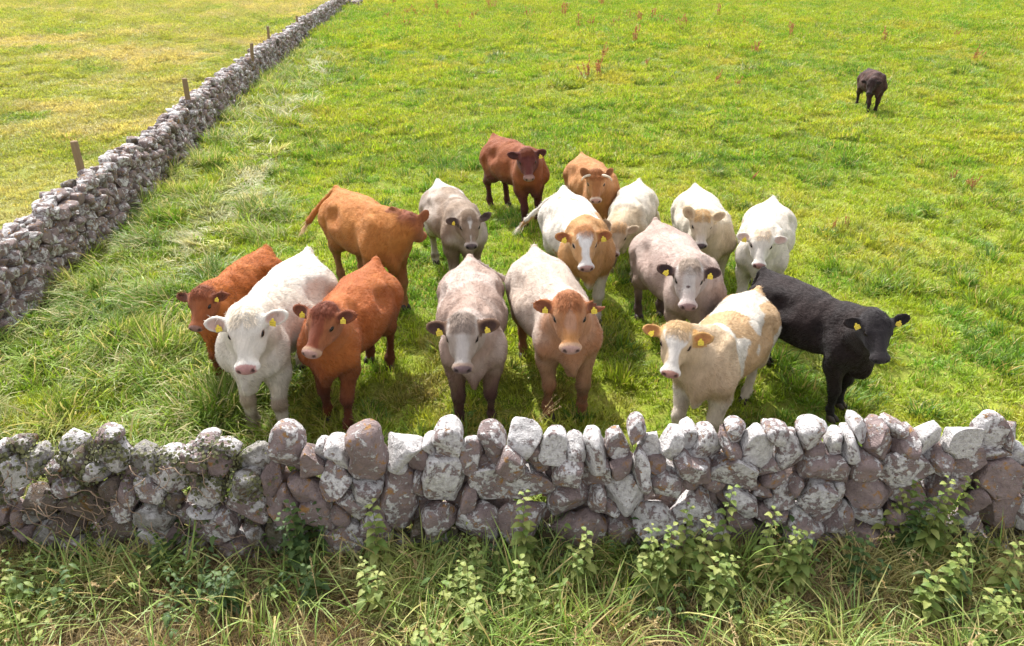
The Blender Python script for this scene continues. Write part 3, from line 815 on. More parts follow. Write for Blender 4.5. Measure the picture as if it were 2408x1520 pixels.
def mixc(col, m, c): 
    m = np.clip(m, 0, 1)[:, None]; return col*(1-m)+np.array(c)*m
def coat_colours(V, q, earA, c, seed, q0):
    o = seed*1.37
    n1 = noise3(V[:, 0]*3+o, V[:, 1]*3+o, V[:, 2]*3, 61); n2 = noise3(V[:, 0]*8+o, V[:, 1]*8, V[:, 2]*8+o, 62); n3 = noise3(V[:, 0]*20, V[:, 1]*20+o, V[:, 2]*20, 63)
    base = np.array(c['base']); col = np.tile(base, (len(V), 1))
    if 'mottle' in c: col = mixc(col, sst(.35, .75, .6*n1+.4*n2), c['mottle'])
    if 'neck' in c:                                  # front of the body
        col = mixc(col, sst(.42, .74, V[:, 0]+.25*(n2-.5)), c['neck'])
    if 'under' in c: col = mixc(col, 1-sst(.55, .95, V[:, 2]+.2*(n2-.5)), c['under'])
    if 'patch' in c:
        pc, th, sc = c['patch']
        p = noise3(V[:, 0]*sc+o, V[:, 1]*sc+o*.7, V[:, 2]*sc*.8, 64)*.75+.25*n2+.10*(n3-.5)
        m = sst(th-.02, th+.02, p)
        m = m*(1-sst(.36, .44, V[:, 0]+.12*(n1-.5))) if c.get('patch_rear', True) else m
        m = m*sst(.45, .6, V[:, 2])
        col = mixc(col, m, pc)
        if 'fore' in c: 
            m = sst(.38, .42, V[:, 0]+.16*(n1-.5)+.06*(n2-.5))*sst(.60, .70, V[:, 2]+.12*(n1-.5))
            col = mixc(col, m, c['fore'])
    if 'leg' in c:
        L = c.get('legz', .42); col = mixc(col, 1-sst(L-.14, L+.12, V[:, 2]+.1*(n2-.5)), c['leg'])
    if 'knee' in c:
        col = mixc(col, (1-sst(.05, .09, np.abs(V[:, 2]-.37)))*sst(.3, .6, V[:, 0])*.8, c['knee'])
    # mud on the shanks and a little on the belly
    mud = (1-sst(.10, .50, V[:, 2]))*sst(.40, .62, .5*n2+.5*n3)*.5+(1-sst(.5, .8, V[:, 2]))*sst(.60, .72, n2)*.3
    col = mixc(col, mud, np.minimum(col.mean(0)*.55, (.20, .145, .09)))
    # head
    d = np.linalg.norm((q-[.2, 0, -.09])/[.34, .26, .2], axis=1)
    hm = (1-sst(.92, 1.08, d))
    if 'face' in c: col = mixc(col, hm, c['face'])
    if 'cheek' in c: col = mixc(col, hm*sst(.045, .075, np.abs(q[:, 1])+.03*(n3-.5))*sst(.02, .06, q[:, 0])*(1-sst(.36, .42, q[:, 0])), c['cheek'])
    if 'blaze' in c:
        wdt = np.interp(q[:, 0], [-.05, .04, .12, .2, .32, .40, .5], c.get('blazew', [.06, .10, .075, .045, .04, .09, .12]))
        m = (1-sst(-.008, .010, np.abs(q[:, 1])-wdt+.02*(n3-.5)))*hm*sst(-.02, .03, q[:, 0])
        col = mixc(col, m*sst(-.16, -.12, q[:, 2]), c['blaze'])
    if 'poll' in c: col = mixc(col, (1-sst(.03, .12, q[:, 0]+.12*(n2-.5)+.05*(n3-.5)))*hm*.75*(1-sst(.09, .12, np.abs(q[:, 1])))*sst(-.1, -.02, q[:, 2]+.08), c['poll'])
    if 'nose' in c: col = mixc(col, hm*sst(.24, .36, q[:, 0]+.05*(n3-.5))*c.get('nosem', 1), c['nose'])
    if 'eyering' in c:
        for sy in (-1, 1): col = mixc(col, .8*(1-sst(.028, .048, np.linalg.norm(q-[.150, sy*.11, -.067], axis=1))), c['eyering'])
    for sy in (-1, 1): col = mixc(col, .75*(1-sst(.026, .036, np.linalg.norm((q-[.150, sy*.11, -.066])*[.8, 1, 1.15], axis=1))), base*.12)
    if 'spot' in c: col = mixc(col, 1-sst(.014, .022, np.linalg.norm((q-[.235, -.012, 0])*[1, 1, .1], axis=1)), c['spot'])
    # muzzle
    ring = sst(.375, .405, q[:, 0]+.012*(n3-.5))*hm
    if 'ring' in c: col = mixc(col, ring, c['ring'])
    pad = sst(.428, .438, q[:, 0]+.35*np.maximum(q[:, 2]+.05, 0))*(1-sst(.072, .080, np.abs(q[:, 1])))*sst(-.118, -.105, q[:, 2])*hm
    col = mixc(col, pad, np.array(c.get('pad', (.42, .24, .22))))
    for sy in (-1, 1):
        nm = 1-sst(.015, .025, np.linalg.norm((q-[.462, sy*.048, -.052])*[.8, 1.1, .9], axis=1))
        col = mixc(col, nm*.85, np.array(c.get('pad', (.42, .24, .22)))*.14)
    lip = (1-sst(.004, .010, np.abs(q[:, 2]+.113)))*sst(.40, .43, q[:, 0])*hm
    col = mixc(col, lip*.5, np.array(c.get('pad', (.42, .24, .22)))*.5)
    # ears
    for b, e, w, nrm in earA:
        r = q0-b; t = r@e; u = r@w; v = r@nrm
        em = sst(.015, .04, t)*(t < .27)*(np.abs(u) < .085)*(np.abs(v) < .06)
        if 'ear' in c: col = mixc(col, em, c['ear'])
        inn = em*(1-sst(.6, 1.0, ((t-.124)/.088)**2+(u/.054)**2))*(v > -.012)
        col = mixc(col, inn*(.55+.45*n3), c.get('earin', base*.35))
    return np.clip(col, 0.004, .9)

WHITE = dict(base=(.76, .685, .595), mottle=(.80, .745, .68), ring=(.82, .77, .72), pad=(.50, .27, .25), earin=(.55, .33, .27), eyering=(.66, .50, .45), leg=(.60, .50, .40), legz=.20, curl=(.97, .93, .86), switch=(.8, .74, .62))
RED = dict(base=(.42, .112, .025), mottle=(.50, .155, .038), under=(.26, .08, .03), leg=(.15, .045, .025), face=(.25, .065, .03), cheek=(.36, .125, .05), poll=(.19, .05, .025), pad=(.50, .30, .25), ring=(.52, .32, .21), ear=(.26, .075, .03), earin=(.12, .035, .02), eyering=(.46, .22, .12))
COWS = [
 dict(label='small shaggy red-brown cow half hidden behind the white cow at the left', loc=(-3.13, 7.10), hd=-100, s=.92, poll=(.83, .07, 1.38), yaw=6, pitch=-48, hs=.92, seed=1, shaggy=True, tags=(1, 0), ears=(.12, -.1), tuft=.8, belly=.93, W=.86,
      coat=dict(base=(.46, .13, .025), mottle=(.56, .18, .04), face=(.33, .10, .035), poll=(.22, .06, .025), leg=(.22, .06, .025), pad=(.3, .16, .13), ear=(.22, .06, .025), earin=(.13, .04, .02))),
 dict(label='big all-white cow with pink muzzle, front left, its feet nearest the wall', loc=(-2.41, 6.27), hd=-97, s=1.13, poll=(.86, .18, 1.42), yaw=16, pitch=-46, hs=.97, seed=2, tags=(1, 1), ears=(.08, -.14), tuft=1.0, roll=4, W=.92, feet=(.02, -.03, -.05, .08),
      coat=dict(WHITE, knee=(.52, .40, .31))),
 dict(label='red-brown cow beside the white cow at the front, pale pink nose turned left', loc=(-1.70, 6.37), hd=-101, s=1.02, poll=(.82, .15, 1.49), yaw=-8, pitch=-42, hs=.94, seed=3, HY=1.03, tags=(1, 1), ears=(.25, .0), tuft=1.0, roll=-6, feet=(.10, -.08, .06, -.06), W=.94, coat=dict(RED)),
 dict(label='orange-brown cow seen from its side with its head turned away', loc=(-1.97, 8.83), hd=-54, s=1.09, poll=(.76, .24, 1.29), yaw=128, pitch=-48, hs=.95, seed=4, tail=(-.50, .42), tuft=.7, neck=1.12, ears=(.9, .9),
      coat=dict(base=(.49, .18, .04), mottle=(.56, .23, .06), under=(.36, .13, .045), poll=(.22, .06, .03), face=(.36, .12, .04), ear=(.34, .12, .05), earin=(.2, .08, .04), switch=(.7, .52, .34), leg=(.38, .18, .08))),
 dict(label='grey-brown cow with a small white forehead mark and pale hind leg, behind the group', loc=(-.83, 9.38), hd=-70, s=1.0, poll=(.86, -.02, 1.27), yaw=-13, pitch=-50, hs=.93, seed=5, tags=(0, 1), ears=(.35, -.1), tuft=.6,
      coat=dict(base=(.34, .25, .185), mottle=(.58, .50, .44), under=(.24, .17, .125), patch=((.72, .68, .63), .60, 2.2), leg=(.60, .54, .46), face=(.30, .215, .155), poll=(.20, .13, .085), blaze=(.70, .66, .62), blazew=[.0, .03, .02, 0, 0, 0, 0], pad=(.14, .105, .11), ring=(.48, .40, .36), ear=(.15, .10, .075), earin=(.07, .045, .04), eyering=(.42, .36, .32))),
 dict(label='dark red-brown cow standing alone at the back of the herd', loc=(.07, 12.03), hd=-62, s=1.05, poll=(.82, -.24, 1.36), yaw=-19, pitch=-55, hs=.95, seed=6, HY=1.04, tags=(1, 0), ears=(.2, .15), tuft=.9, feet=(-.06, .10, .05, -.05),
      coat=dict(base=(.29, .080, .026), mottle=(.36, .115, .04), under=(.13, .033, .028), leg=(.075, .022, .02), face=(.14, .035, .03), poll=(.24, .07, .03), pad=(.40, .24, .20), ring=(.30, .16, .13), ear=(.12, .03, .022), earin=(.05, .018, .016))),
 dict(label='light orange-brown cow with short pale horns', loc=(1.34, 10.98), hd=-80, s=1.0, poll=(.82, -.22, 1.38), yaw=-13, pitch=-54, hs=.93, seed=7, horns=True, ears=(.85, .8), tuft=.9,
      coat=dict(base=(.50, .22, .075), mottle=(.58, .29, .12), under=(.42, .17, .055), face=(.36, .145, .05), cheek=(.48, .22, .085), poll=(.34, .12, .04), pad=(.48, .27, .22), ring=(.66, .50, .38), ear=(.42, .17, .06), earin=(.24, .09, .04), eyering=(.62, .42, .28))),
 dict(label='white and orange patched cow with a white blaze down its orange face', loc=(.86, 8.55), hd=-82, s=1.1, poll=(.85, -.13, 1.31), yaw=-3, pitch=-48, hs=.93, seed=8, tags=(1, 1), ears=(.0, .0), tail=(-.62, .35), tuft=.7,
      coat=dict(base=(.75, .69, .62), patch=((.62, .36, .16), .50, 2.3), fore=(.56, .30, .12), face=(.58, .33, .15), blaze=(.82, .79, .78), blazew=[.02, .095, .075, .042, .04, .085, .12], poll=(.44, .18, .055), pad=(.52, .31, .28), ring=(.80, .76, .74), leg=(.78, .70, .66), legz=.56, ear=(.44, .19, .055), earin=(.30, .09, .04), eyering=(.72, .60, .54))),
 dict(label='cream cow with lowered head, squeezed between the blazed cow and a grey cow', loc=(1.77, 9.80), hd=-106, s=.95, poll=(1.02, -.05, 1.10), yaw=-4, pitch=-50, hs=.93, seed=9, HY=1.02, ears=(.45, .7), tuft=1.0, tail=(.45, .1), roll=-8, feet=(-.1, .05, 0, 0),
      coat=dict(base=(.74, .655, .545), mottle=(.78, .72, .64), neck=(.66, .52, .36), under=(.66, .54, .40), face=(.62, .46, .33), poll=(.55, .38, .23), nose=(.48, .32, .26), nosem=.5, knee=(.30, .22, .15), leg=(.66, .54, .42), pad=(.38, .19, .19), ring=(.66, .55, .52), earin=(.42, .28, .18), curl=(.85, .75, .6))),
 dict(label='creamy white curly-headed cow with a dark nose behind the large grey-pink cow', loc=(2.74, 9.33), hd=-92, s=1.0, poll=(.81, -.24, 1.36), yaw=-4, pitch=-52, hs=.93, seed=10, HY=1.0, ears=(.4, .85), tuft=1.0,
      coat=dict(base=(.74, .67, .56), mottle=(.78, .73, .65), neck=(.66, .54, .38), face=(.62, .50, .37), poll=(.56, .40, .22), nose=(.70, .62, .56), nosem=.6, pad=(.13, .09, .10), ring=(.68, .60, .55), ear=(.68, .52, .33), earin=(.48, .33, .2), curl=(.9, .78, .6))),
 dict(label='white cow standing at the right behind the rump of the black cow', loc=(3.38, 8.62), hd=-112, s=1.0, poll=(.85, -.03, 1.31), yaw=7, pitch=-50, hs=.90, seed=11, ears=(.0, .0), tags=(0, 1), tuft=.4,
      coat=dict(WHITE, poll=(.72, .58, .44))),
 dict(label='large grey-pink cow with dark ears and a dark spot on its pale face', loc=(1.95, 7.40), hd=-81, s=1.06, poll=(.85, -.26, 1.40), yaw=-17, pitch=-47, hs=.93, seed=12, tags=(1, 1), ears=(-.1, .05), tuft=.8, W=1.02, feet=(0, 0, -.1, -.05),
      coat=dict(base=(.47, .345, .30), mottle=(.58, .46, .41), under=(.38, .265, .22), face=(.54, .49, .47), cheek=(.46, .38, .35), poll=(.30, .215, .15), nose=(.56, .48, .46), spot=(.09, .06, .06), pad=(.26, .165, .165), ring=(.52, .42, .40), leg=(.115, .07, .06), legz=.30, ear=(.10, .055, .045), earin=(.035, .02, .022), eyering=(.42, .34, .32))),
 dict(label='grey-brown cow with pale grey face and dark legs in the middle of the front row', loc=(-.42, 6.38), hd=-86, s=1.04, poll=(.84, -.09, 1.36), yaw=-2, pitch=-46, hs=.97, seed=13, HY=1.09, tags=(1, 1), ears=(.06, -.12), tuft=1.0, tail=(.62, .45), W=.99, belly=1.04,
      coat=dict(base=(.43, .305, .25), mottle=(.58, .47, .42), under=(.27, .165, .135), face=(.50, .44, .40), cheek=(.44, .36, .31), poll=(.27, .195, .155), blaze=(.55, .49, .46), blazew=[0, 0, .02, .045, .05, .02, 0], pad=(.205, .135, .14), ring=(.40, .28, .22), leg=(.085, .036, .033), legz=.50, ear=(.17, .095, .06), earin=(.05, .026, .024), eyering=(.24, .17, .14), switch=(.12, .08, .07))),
 dict(label='pinkish cow with an orange-red head standing beside the dark-legged grey-brown cow', loc=(.44, 6.52), hd=-78, s=1.08, poll=(.85, -.10, 1.44), yaw=-11, pitch=-46, hs=.95, seed=14, HY=1.10, tags=(1, 1), ears=(.05, .1), tuft=1.0, W=1.0, belly=1.04, feet=(.02, -.04, 0, 0),
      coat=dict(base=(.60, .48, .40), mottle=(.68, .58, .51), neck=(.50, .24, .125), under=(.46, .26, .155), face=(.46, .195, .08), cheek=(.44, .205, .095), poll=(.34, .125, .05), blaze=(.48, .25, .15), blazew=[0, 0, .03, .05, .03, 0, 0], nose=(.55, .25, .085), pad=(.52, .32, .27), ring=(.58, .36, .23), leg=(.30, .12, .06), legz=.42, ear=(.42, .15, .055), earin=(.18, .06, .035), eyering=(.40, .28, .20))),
 dict(label='white and tan patched cow at the right front, striding towards the wall', loc=(2.12, 5.91), hd=-126, s=.98, poll=(.84, -.20, 1.44), yaw=17, pitch=-45, hs=.97, seed=21, tags=(1, 1), ears=(.05, -.05), tuft=.8, roll=-4, feet=(-.02, .14, .10, -.08), belly=1.03,
      coat=dict(base=(.76, .70, .62), patch=((.60, .40, .22), .48, 3.0), fore=(.64, .48, .32), face=(.62, .46, .29), blaze=(.80, .74, .68), blazew=[.09, .12, .10, .05, .045, .09, .12], poll=(.60, .40, .20), pad=(.46, .24, .19), ring=(.80, .75, .70), leg=(.76, .66, .56), legz=.62, ear=(.60, .34, .12), earin=(.50, .20, .07), eyering=(.50, .30, .2))),
 dict(label='black cow at the right end of the front row', loc=(3.20, 6.42), hd=-62, s=.94, poll=(.90, -.30, 1.48), yaw=-31, pitch=-48, hs=.95, seed=16, tags=(1, 1), ears=(.3, .0), tuft=.4, W=.92, belly=.95, feet=(-.1, .03, 0, 0), roll=6,
      coat=dict(base=(.019, .012, .013), mottle=(.030, .018, .018), neck=(.024, .014, .013), pad=(.035, .027, .030), leg=(.012, .009, .010), earin=(.010, .008, .009), face=(.024, .019, .022))),
 dict(label='dark brown cow walking alone far out in the pasture', loc=(10.55, 21.1), hd=-100, s=.88, poll=(.80, -.28, 1.10), yaw=-14, pitch=-58, hs=.93, seed=17, ears=(.1, .1), tuft=.4, feet=(-.12, .12, .1, -.1), res=.018, W=.92,
      coat=dict(base=(.052, .021, .018), mottle=(.10, .042, .034), face=(.04, .02, .02), pad=(.04, .03, .03), leg=(.03, .016, .014), earin=(.015, .01, .01))),
]
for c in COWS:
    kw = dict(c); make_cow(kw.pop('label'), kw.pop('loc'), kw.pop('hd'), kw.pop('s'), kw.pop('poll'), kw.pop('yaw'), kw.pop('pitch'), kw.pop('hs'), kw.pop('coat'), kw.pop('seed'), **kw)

# ------------------------------------------------------------------ leaves
def leaf(rng, base, d, n, L, w, fold=.25, droop=.5):
    """a folded pointed leaf: two rows of quads"""
    s = np.cross(d, n); t = np.linspace(0, 1, 5); prof = np.array([.12, .85, 1., .62, .04])*w/2
    mid = base+np.outer(t*L, d)-np.outer(t**2*L*droop, [0, 0, 1])
    lf = mid-np.outer(prof, s)+np.outer(prof*fold, n); rt = mid+np.outer(prof, s)+np.outer(prof*fold, n)
    V = np.concatenate([lf, mid, rt]); F = []
    for i in range(4): F += [(i, i+5, i+6, i+1), (i+5, i+10, i+11, i+6)]
    return V, np.array(F), {'rnd': np.full(15, rng.rand())}
def leaf_material(name, a, b, trans=.3):
    m = M(name, .55, .35); r = m.attr('rnd'); n = m.noise(m.coord(), 40, 3)
    c = m.mix(r, a, b); c = m.scalec(c, m.math('MULTIPLY_ADD', n, .5, .75)); m.color(c); m.translucent(m.vmath('MULTIPLY', c, (1.3, 1.25, .6)), trans); return m.m
MAT_NETTLE = leaf_material('nettle_leaf', (.14, .22, .05), (.33, .36, .11))
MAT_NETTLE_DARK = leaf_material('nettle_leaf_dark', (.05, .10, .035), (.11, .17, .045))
MAT_STEM = plain('green_stem', (.13, .15, .05), .7)
MAT_IVY = leaf_material('ivy_leaf', (.045, .05, .024), (.16, .16, .07), .15)
MAT_VINE = plain('ivy_vine', (.30, .21, .15), .85)
MAT_DOCK = leaf_material('dock_seed', (.36, .15, .08), (.54, .27, .15), .25)
MAT_DOCKLEAF = leaf_material('dock_leaf', (.08, .17, .03), (.16, .24, .04))
MAT_STRAW = leaf_material('straw', (.45, .33, .17), (.60, .47, .27), .2)

# ------------------------------------------------------------------ grass
def tuft_mesh(name, rng, n, rad, h0, h1, w, lean, bend, mat, comb=None, seg=3, shoot=0.):
    a = rng.rand(n)*2*np.pi; r = rad*np.sqrt(rng.rand(n))
    B = np.stack([r*np.cos(a), r*np.sin(a), np.full(n, -.01)], -1)
    az = a+rng.normal(size=n)*.9
    if comb is not None: az = np.where(rng.rand(n) < .75, comb+rng.normal(size=n)*.5, az)
    h = rng.uniform(h0, h1, n)*(1-.35*(r/rad)**2)
    th = np.abs(rng.normal(size=n))*lean+.05; be = bend*rng.uniform(.3, 1.2, n)
    pts = [B]; p = B.copy(); rnd = rng.rand(n)
    for i in range(seg):
        ang = np.minimum(th+be*(i+.5)/seg, 2.0)
        d = np.stack([np.sin(ang)*np.cos(az), np.sin(ang)*np.sin(az), np.cos(ang)], -1)
        p = p+d*(h/seg)[:, None]; p[:, 2] = np.maximum(p[:, 2], .012+.01*rng.rand(n)); pts.append(p.copy())
    tw = az+np.pi/2+rng.normal(size=n)*.5
    S = np.stack([np.cos(tw), np.sin(tw), np.zeros(n)], -1)
    V = []; T = []
    for i, p in enumerate(pts):
        t = i/seg; ww = w*(1-.15*t-.8*t**3)*rng.uniform(.9, 1.1, n)[:, None]/2
        V.append(p-S*ww); V.append(p+S*ww); T += [np.full(n, t)]*2
    k = 2*(seg+1)
    V = np.stack(V, 1).reshape(-1, 3); T = np.stack(T, 1).ravel()
    base = (np.arange(n)*k)[:, None]
    F = np.concatenate([base+np.array([[2*i, 2*i+1, 2*i+3, 2*i+2]]) for i in range(seg)])
    me = mesh_data(name, V, F, True, {'t': T, 'rnd': np.repeat(rnd, k)}, mat)
    return bpy.data.objects.new(name, me)
def scatter(name, P, rot, scl, idx, tint, variants, label=None):
    col = bpy.data.collections.new(name+'_source')
    for i, v in enumerate(variants):                     # collection children are read in the order of their names
        v.name = '%s_clump_%02d' % (name, i); col.objects.link(v)
    me = bpy.data.meshes.new(name); me.vertices.add(len(P)); me.vertices.foreach_set('co', np.asarray(P, np.float32).ravel())
    me.attributes.new('rot', 'FLOAT_VECTOR', 'POINT').data.foreach_set('vector', np.asarray(rot, np.float32).ravel())
    me.attributes.new('scl', 'FLOAT_VECTOR', 'POINT').data.foreach_set('vector', np.asarray(scl, np.float32).ravel())
    me.attributes.new('tint', 'FLOAT_VECTOR', 'POINT').data.foreach_set('vector', np.asarray(tint, np.float32).ravel())
    me.attributes.new('idx', 'INT', 'POINT').data.foreach_set('value', np.asarray(idx, np.int32))
    o = link(name, me); o['kind'] = 'stuff'
    if label: o['label'] = label
    nt = bpy.data.node_groups.new(name+'_scatter', 'GeometryNodeTree')
    nt.interface.new_socket('Geometry', in_out='INPUT', socket_type='NodeSocketGeometry')
    nt.interface.new_socket('Geometry', in_out='OUTPUT', socket_type='NodeSocketGeometry')
    n = nt.nodes; gi = n.new('NodeGroupInput'); go = n.new('NodeGroupOutput')
    ip = n.new('GeometryNodeInstanceOnPoints'); ci = n.new('GeometryNodeCollectionInfo')
    ci.inputs['Collection'].default_value = col; ci.inputs['Separate Children'].default_value = True; ci.inputs['Reset Children'].default_value = True
    def na(nm, t):
        a = n.new('GeometryNodeInputNamedAttribute'); a.data_type = t; a.inputs['Name'].default_value = nm; return a.outputs[0]
    e = n.new('FunctionNodeEulerToRotation')
    L = nt.links.new
    L(gi.outputs[0], ip.inputs['Points']); L(ci.outputs[0], ip.inputs['Instance']); ip.inputs['Pick Instance'].default_value = True
    L(na('idx', 'INT'), ip.inputs['Instance Index']); L(na('rot', 'FLOAT_VECTOR'), e.inputs[0]); L(e.outputs[0], ip.inputs['Rotation'])
    L(na('scl', 'FLOAT_VECTOR'), ip.inputs['Scale']); L(ip.outputs[0], go.inputs[0])
    md = o.modifiers.new('scatter', 'NODES'); md.node_group = nt
    return o
def in_view(x, y, m=1.6):
    """roughly what the camera can see, with a margin for a step to the side"""
    d = CAM_H*SP+y*CP
    return (np.abs(x) < 1204/FPX*d+m)
def points(rng, y0, y1, dens, m=1.6):
    w = 1204/FPX*(CAM_H*SP+y1*CP)+m
    n = int(dens*(y1-y0)*2*w)
    x = rng.uniform(-w, w, n); y = rng.uniform(y0, y1, n)
    k = in_view(x, y, m); return x[k], y[k]
LIME, GREEN, OLIVE, PALE = np.array((.30, .40, .028)), np.array((.13, .30, .025)), np.array((.42, .40, .06)), np.array((.36, .38, .13))
def lerp(a, b, t): return a+(b-a)*np.clip(t, 0, 1)[:, None]
def pasture_tint(x, y):
    n1 = fbm2(x*.35, y*.35, 71); n2 = noise2(x*1.7, y*1.7, 75); n3 = fbm2(x*.10, y*.10, 77)
    n4 = noise2(x*4.1, y*4.1, 76)
    c = lerp(np.tile(LIME, (len(x), 1)), GREEN, sst(.44, .64, .4*n1+.35*n2+.25*n4))
    c = lerp(c, OLIVE, sst(.50, .70, .45*(1-n1)+.3*noise2(x*.9+9, y*.9, 79)+.25*(1-n4))*.85)
    worn = np.exp(-(((x-.3)/3.6)**2+((y-6.9)/1.5)**2)**2)*sst(.45, .65, noise2(x*1.9, y*1.9, 90))
    c = lerp(c, np.array((.24, .19, .08)), worn*.8)
    return c*(0.9+.25*n3)[:, None]
def build_grass():
    rng = np.random.RandomState(42)
    # --- short pasture turf, finer near the camera
    small = [tuft_mesh('turf_tuft', rng, 38, .13, .04, .125, .0115, .5, 1.2, MAT_TURF) for _ in range(5)]
    wide = [tuft_mesh('turf_patch', rng, 230, .42, .05, .17, .018, .5, 1.1, MAT_TURF) for _ in range(5)]
    big = [tuft_mesh('turf_sweep', rng, 420, .9, .07, .18, .026, .5, .9, MAT_TURF, seg=2) for _ in range(4)]
    tus = [tuft_mesh('tussock', rng, 95, .16, .10, .28, .014, .45, 1.2, MAT_TURF) for _ in range(4)]
    P, R, S, I, T = [], [], [], [], []
    def add(x, y, i0, n, smin_, smax, zs=1., tint=None, dz=0.):
        k = len(x); s = rng.uniform(smin_, smax, k)
        P.append(np.stack([x, y, ground_z(x, y)+dz], -1)); tl = 1.7; R.append(np.stack([(noise2(x*1.5, y*1.5, 85)-.5)*tl+rng.normal(size=k)*.1, (noise2(x*1.5+31, y*1.5, 86)-.5)*tl+rng.normal(size=k)*.1, rng.rand(k)*6.28], -1))
        S.append(np.stack([s, s, s*zs*rng.uniform(.75, 1.3, k)], -1)); I.append(i0+rng.randint(0, n, k)); T.append(pasture_tint(x, y) if tint is None else tint)
    def right(x, y, e=.45): return x > wall_x(y)+e
    x, y = points(rng, 4.75, 17, 62); k = right(x, y); add(x[k], y[k], 0, 5, .8, 1.3)
    x, y = points(rng, 15.5, 38, 9, 2); k = right(x, y); add(x[k], y[k], 5, 5, .8, 1.3)
    x, y = points(rng, 34, 110, 4.0, 4); k = right(x, y); add(x[k], y[k], 10, 4, .8, 1.3)
    # tussocks: clumped
    x, y = points(rng, 4.9, 26, 9.0); k = right(x, y) & (fbm2(x*1.1, y*1.1, 81) > .50); x, y = x[k], y[k]
    add(x, y, 14, 4, .6, 1.25, 1., lerp(pasture_tint(x, y), np.array((.05, .17, .02)), rng.rand(len(x))))
    x, y = points(rng, 24, 80, 1.7, 3); k = right(x, y) & (fbm2(x*.5, y*.5, 82) > .49); x, y = x[k], y[k]
    add(x, y, 14, 4, 1.2, 2.4, .7, lerp(pasture_tint(x, y), np.array((.05, .15, .025)), rng.rand(len(x))))
    scatter('pasture_grass', np.concatenate(P), np.concatenate(R), np.concatenate(S), np.concatenate(I), np.concatenate(T), small+wide+big+tus)
    # --- dry shorter field on the far side of the wall
    P.clear(); R.clear(); S.clear(); I.clear(); T.clear()
    def left_tint(x, y):
        n = fbm2(x*.16+y*.05, y*.30, 91); n2 = noise2(x*.9, y*.9, 92)
        c = lerp(np.tile(np.array((.32, .375, .065)), (len(x), 1)), np.array((.53, .46, .21)), sst(.41, .62, .7*n+.3*n2))
        return lerp(c, np.array((.18, .31, .03)), sst(.6, .8, noise2(x*.5, y*.5, 93)))
    def left(x, y): return x < wall_x(y)-.4
    x, y = points(rng, 8, 22, 44); k = left(x, y); x, y = x[k], y[k]; add(x, y, 0, 5, .9, 1.4, .7, left_tint(x, y))
    x, y = points(rng, 16, 42, 9, 2); k = left(x, y); x, y = x[k], y[k]; add(x, y, 5, 5, .8, 1.3, .65, left_tint(x, y))
    x, y = points(rng, 38, 110, 4.0, 4); k = left(x, y); x, y = x[k], y[k]; add(x, y, 10, 4, .8, 1.3, .6, left_tint(x, y))
    v2 = [bpy.data.objects.new(o.name, o.data) for o in small+wide+big]
    scatter('meadow_grass', np.concatenate(P), np.concatenate(R), np.concatenate(S), np.concatenate(I), np.concatenate(T), v2)
    # --- long lodged grass along the wall and in the front left corner
    P.clear(); R.clear(); S.clear(); I.clear(); T.clear()
    lodged = [tuft_mesh('lodged_tuft', rng, 62, .17, .22, .52, .0135, .55, 2.0, MAT_LONG, comb=0.) for _ in range(5)]
    tall = [tuft_mesh('tall_tussock', rng, 150, .19, .24, .56, .013, .45, 1.5, MAT_LONG, seg=4) for _ in range(4)]
    def strip(x, y):
        d = x-wall_x(y); wdt = np.interp(y, [4.5, 6.5, 9, 14, 30, 60], [6.2, 5.2, 4.2, 3.4, 3.0, 2.6])
        m = sst(1.0, .55, d/wdt+.35*(noise2(x*.7, y*.7, 95)-.5))*(d > .2)
        return m*(.35+.65*sst(.38, .6, fbm2(x*.9, y*.9, 94)))
    def long_tint(x, y):
        n = noise2(x*1.1, y*1.1, 96); n2 = fbm2(x*.5, y*.5, 97)
        c = lerp(np.tile(np.array((.23, .37, .045)), (len(x), 1)), np.array((.66, .64, .40)), sst(.45, .75, n2*.6+.4*n))
        return lerp(c, np.array((.12, .27, .03)), sst(.58, .72, n))
    def track(x, y):
        return np.exp(-((x-wall_x(y)-1.95-.5*(noise2(x*0, y*.5, 88)-.5))/.42)**2)*sst(8.5, 11, y)*(1-sst(26, 34, y))*sst(.25, .5, noise2(x*1.3, y*.6, 89)+.15)
    x, y = points(rng, 4.75, 16, 34); k = rng.rand(len(x)) < np.maximum(strip(x, y), .8*track(x, y)); x, y = x[k], y[k]
    sw = 6.28*fbm2(x*.35, y*.35, 98, 2)*1.6
    tk = track(x, y); add(x, y, 0, 5, .75, 1.25, .85, lerp(long_tint(x, y), np.array((.66, .66, .50)), tk)); S[-1][:, 2] *= 1-.65*tk; R[-1][:, 2] = sw+rng.normal(size=len(x))*.5
    x, y = points(rng, 16, 58, 9, 2); k = (rng.rand(len(x)) < strip(x, y)*1.0); x, y = x[k], y[k]
    tk = track(x, y); add(x, y, 0, 5, 1.2, 2.0, .6, lerp(long_tint(x, y), np.array((.66, .66, .50)), tk)); S[-1][:, 2] *= 1-.65*tk; R[-1][:, 2] = rng.rand(len(x))*6.28
    x, y = points(rng, 4.9, 45, 2.2); k = rng.rand(len(x)) < strip(x, y)*(1-track(x, y)); x, y = x[k], y[k]
    add(x, y, 5, 4, .7, 1.45, 1., lerp(np.tile(np.array((.07, .18, .022)), (len(x), 1)), np.array((.22, .37, .045)), rng.rand(len(x))))
    # taller fringe at the back foot of the front wall
    x = rng.uniform(-6, 6.2, 420); y = rng.uniform(4.62, 5.3, 420); add(x, y, 0, 5, .6, 1.0, 1., long_tint(x, y)*np.array((.8, .95, .7)))
    scatter('long_grass', np.concatenate(P), np.concatenate(R), np.concatenate(S), np.concatenate(I), np.concatenate(T), lodged+tall)
    # --- verge in front of the wall
    P.clear(); R.clear(); S.clear(); I.clear(); T.clear()
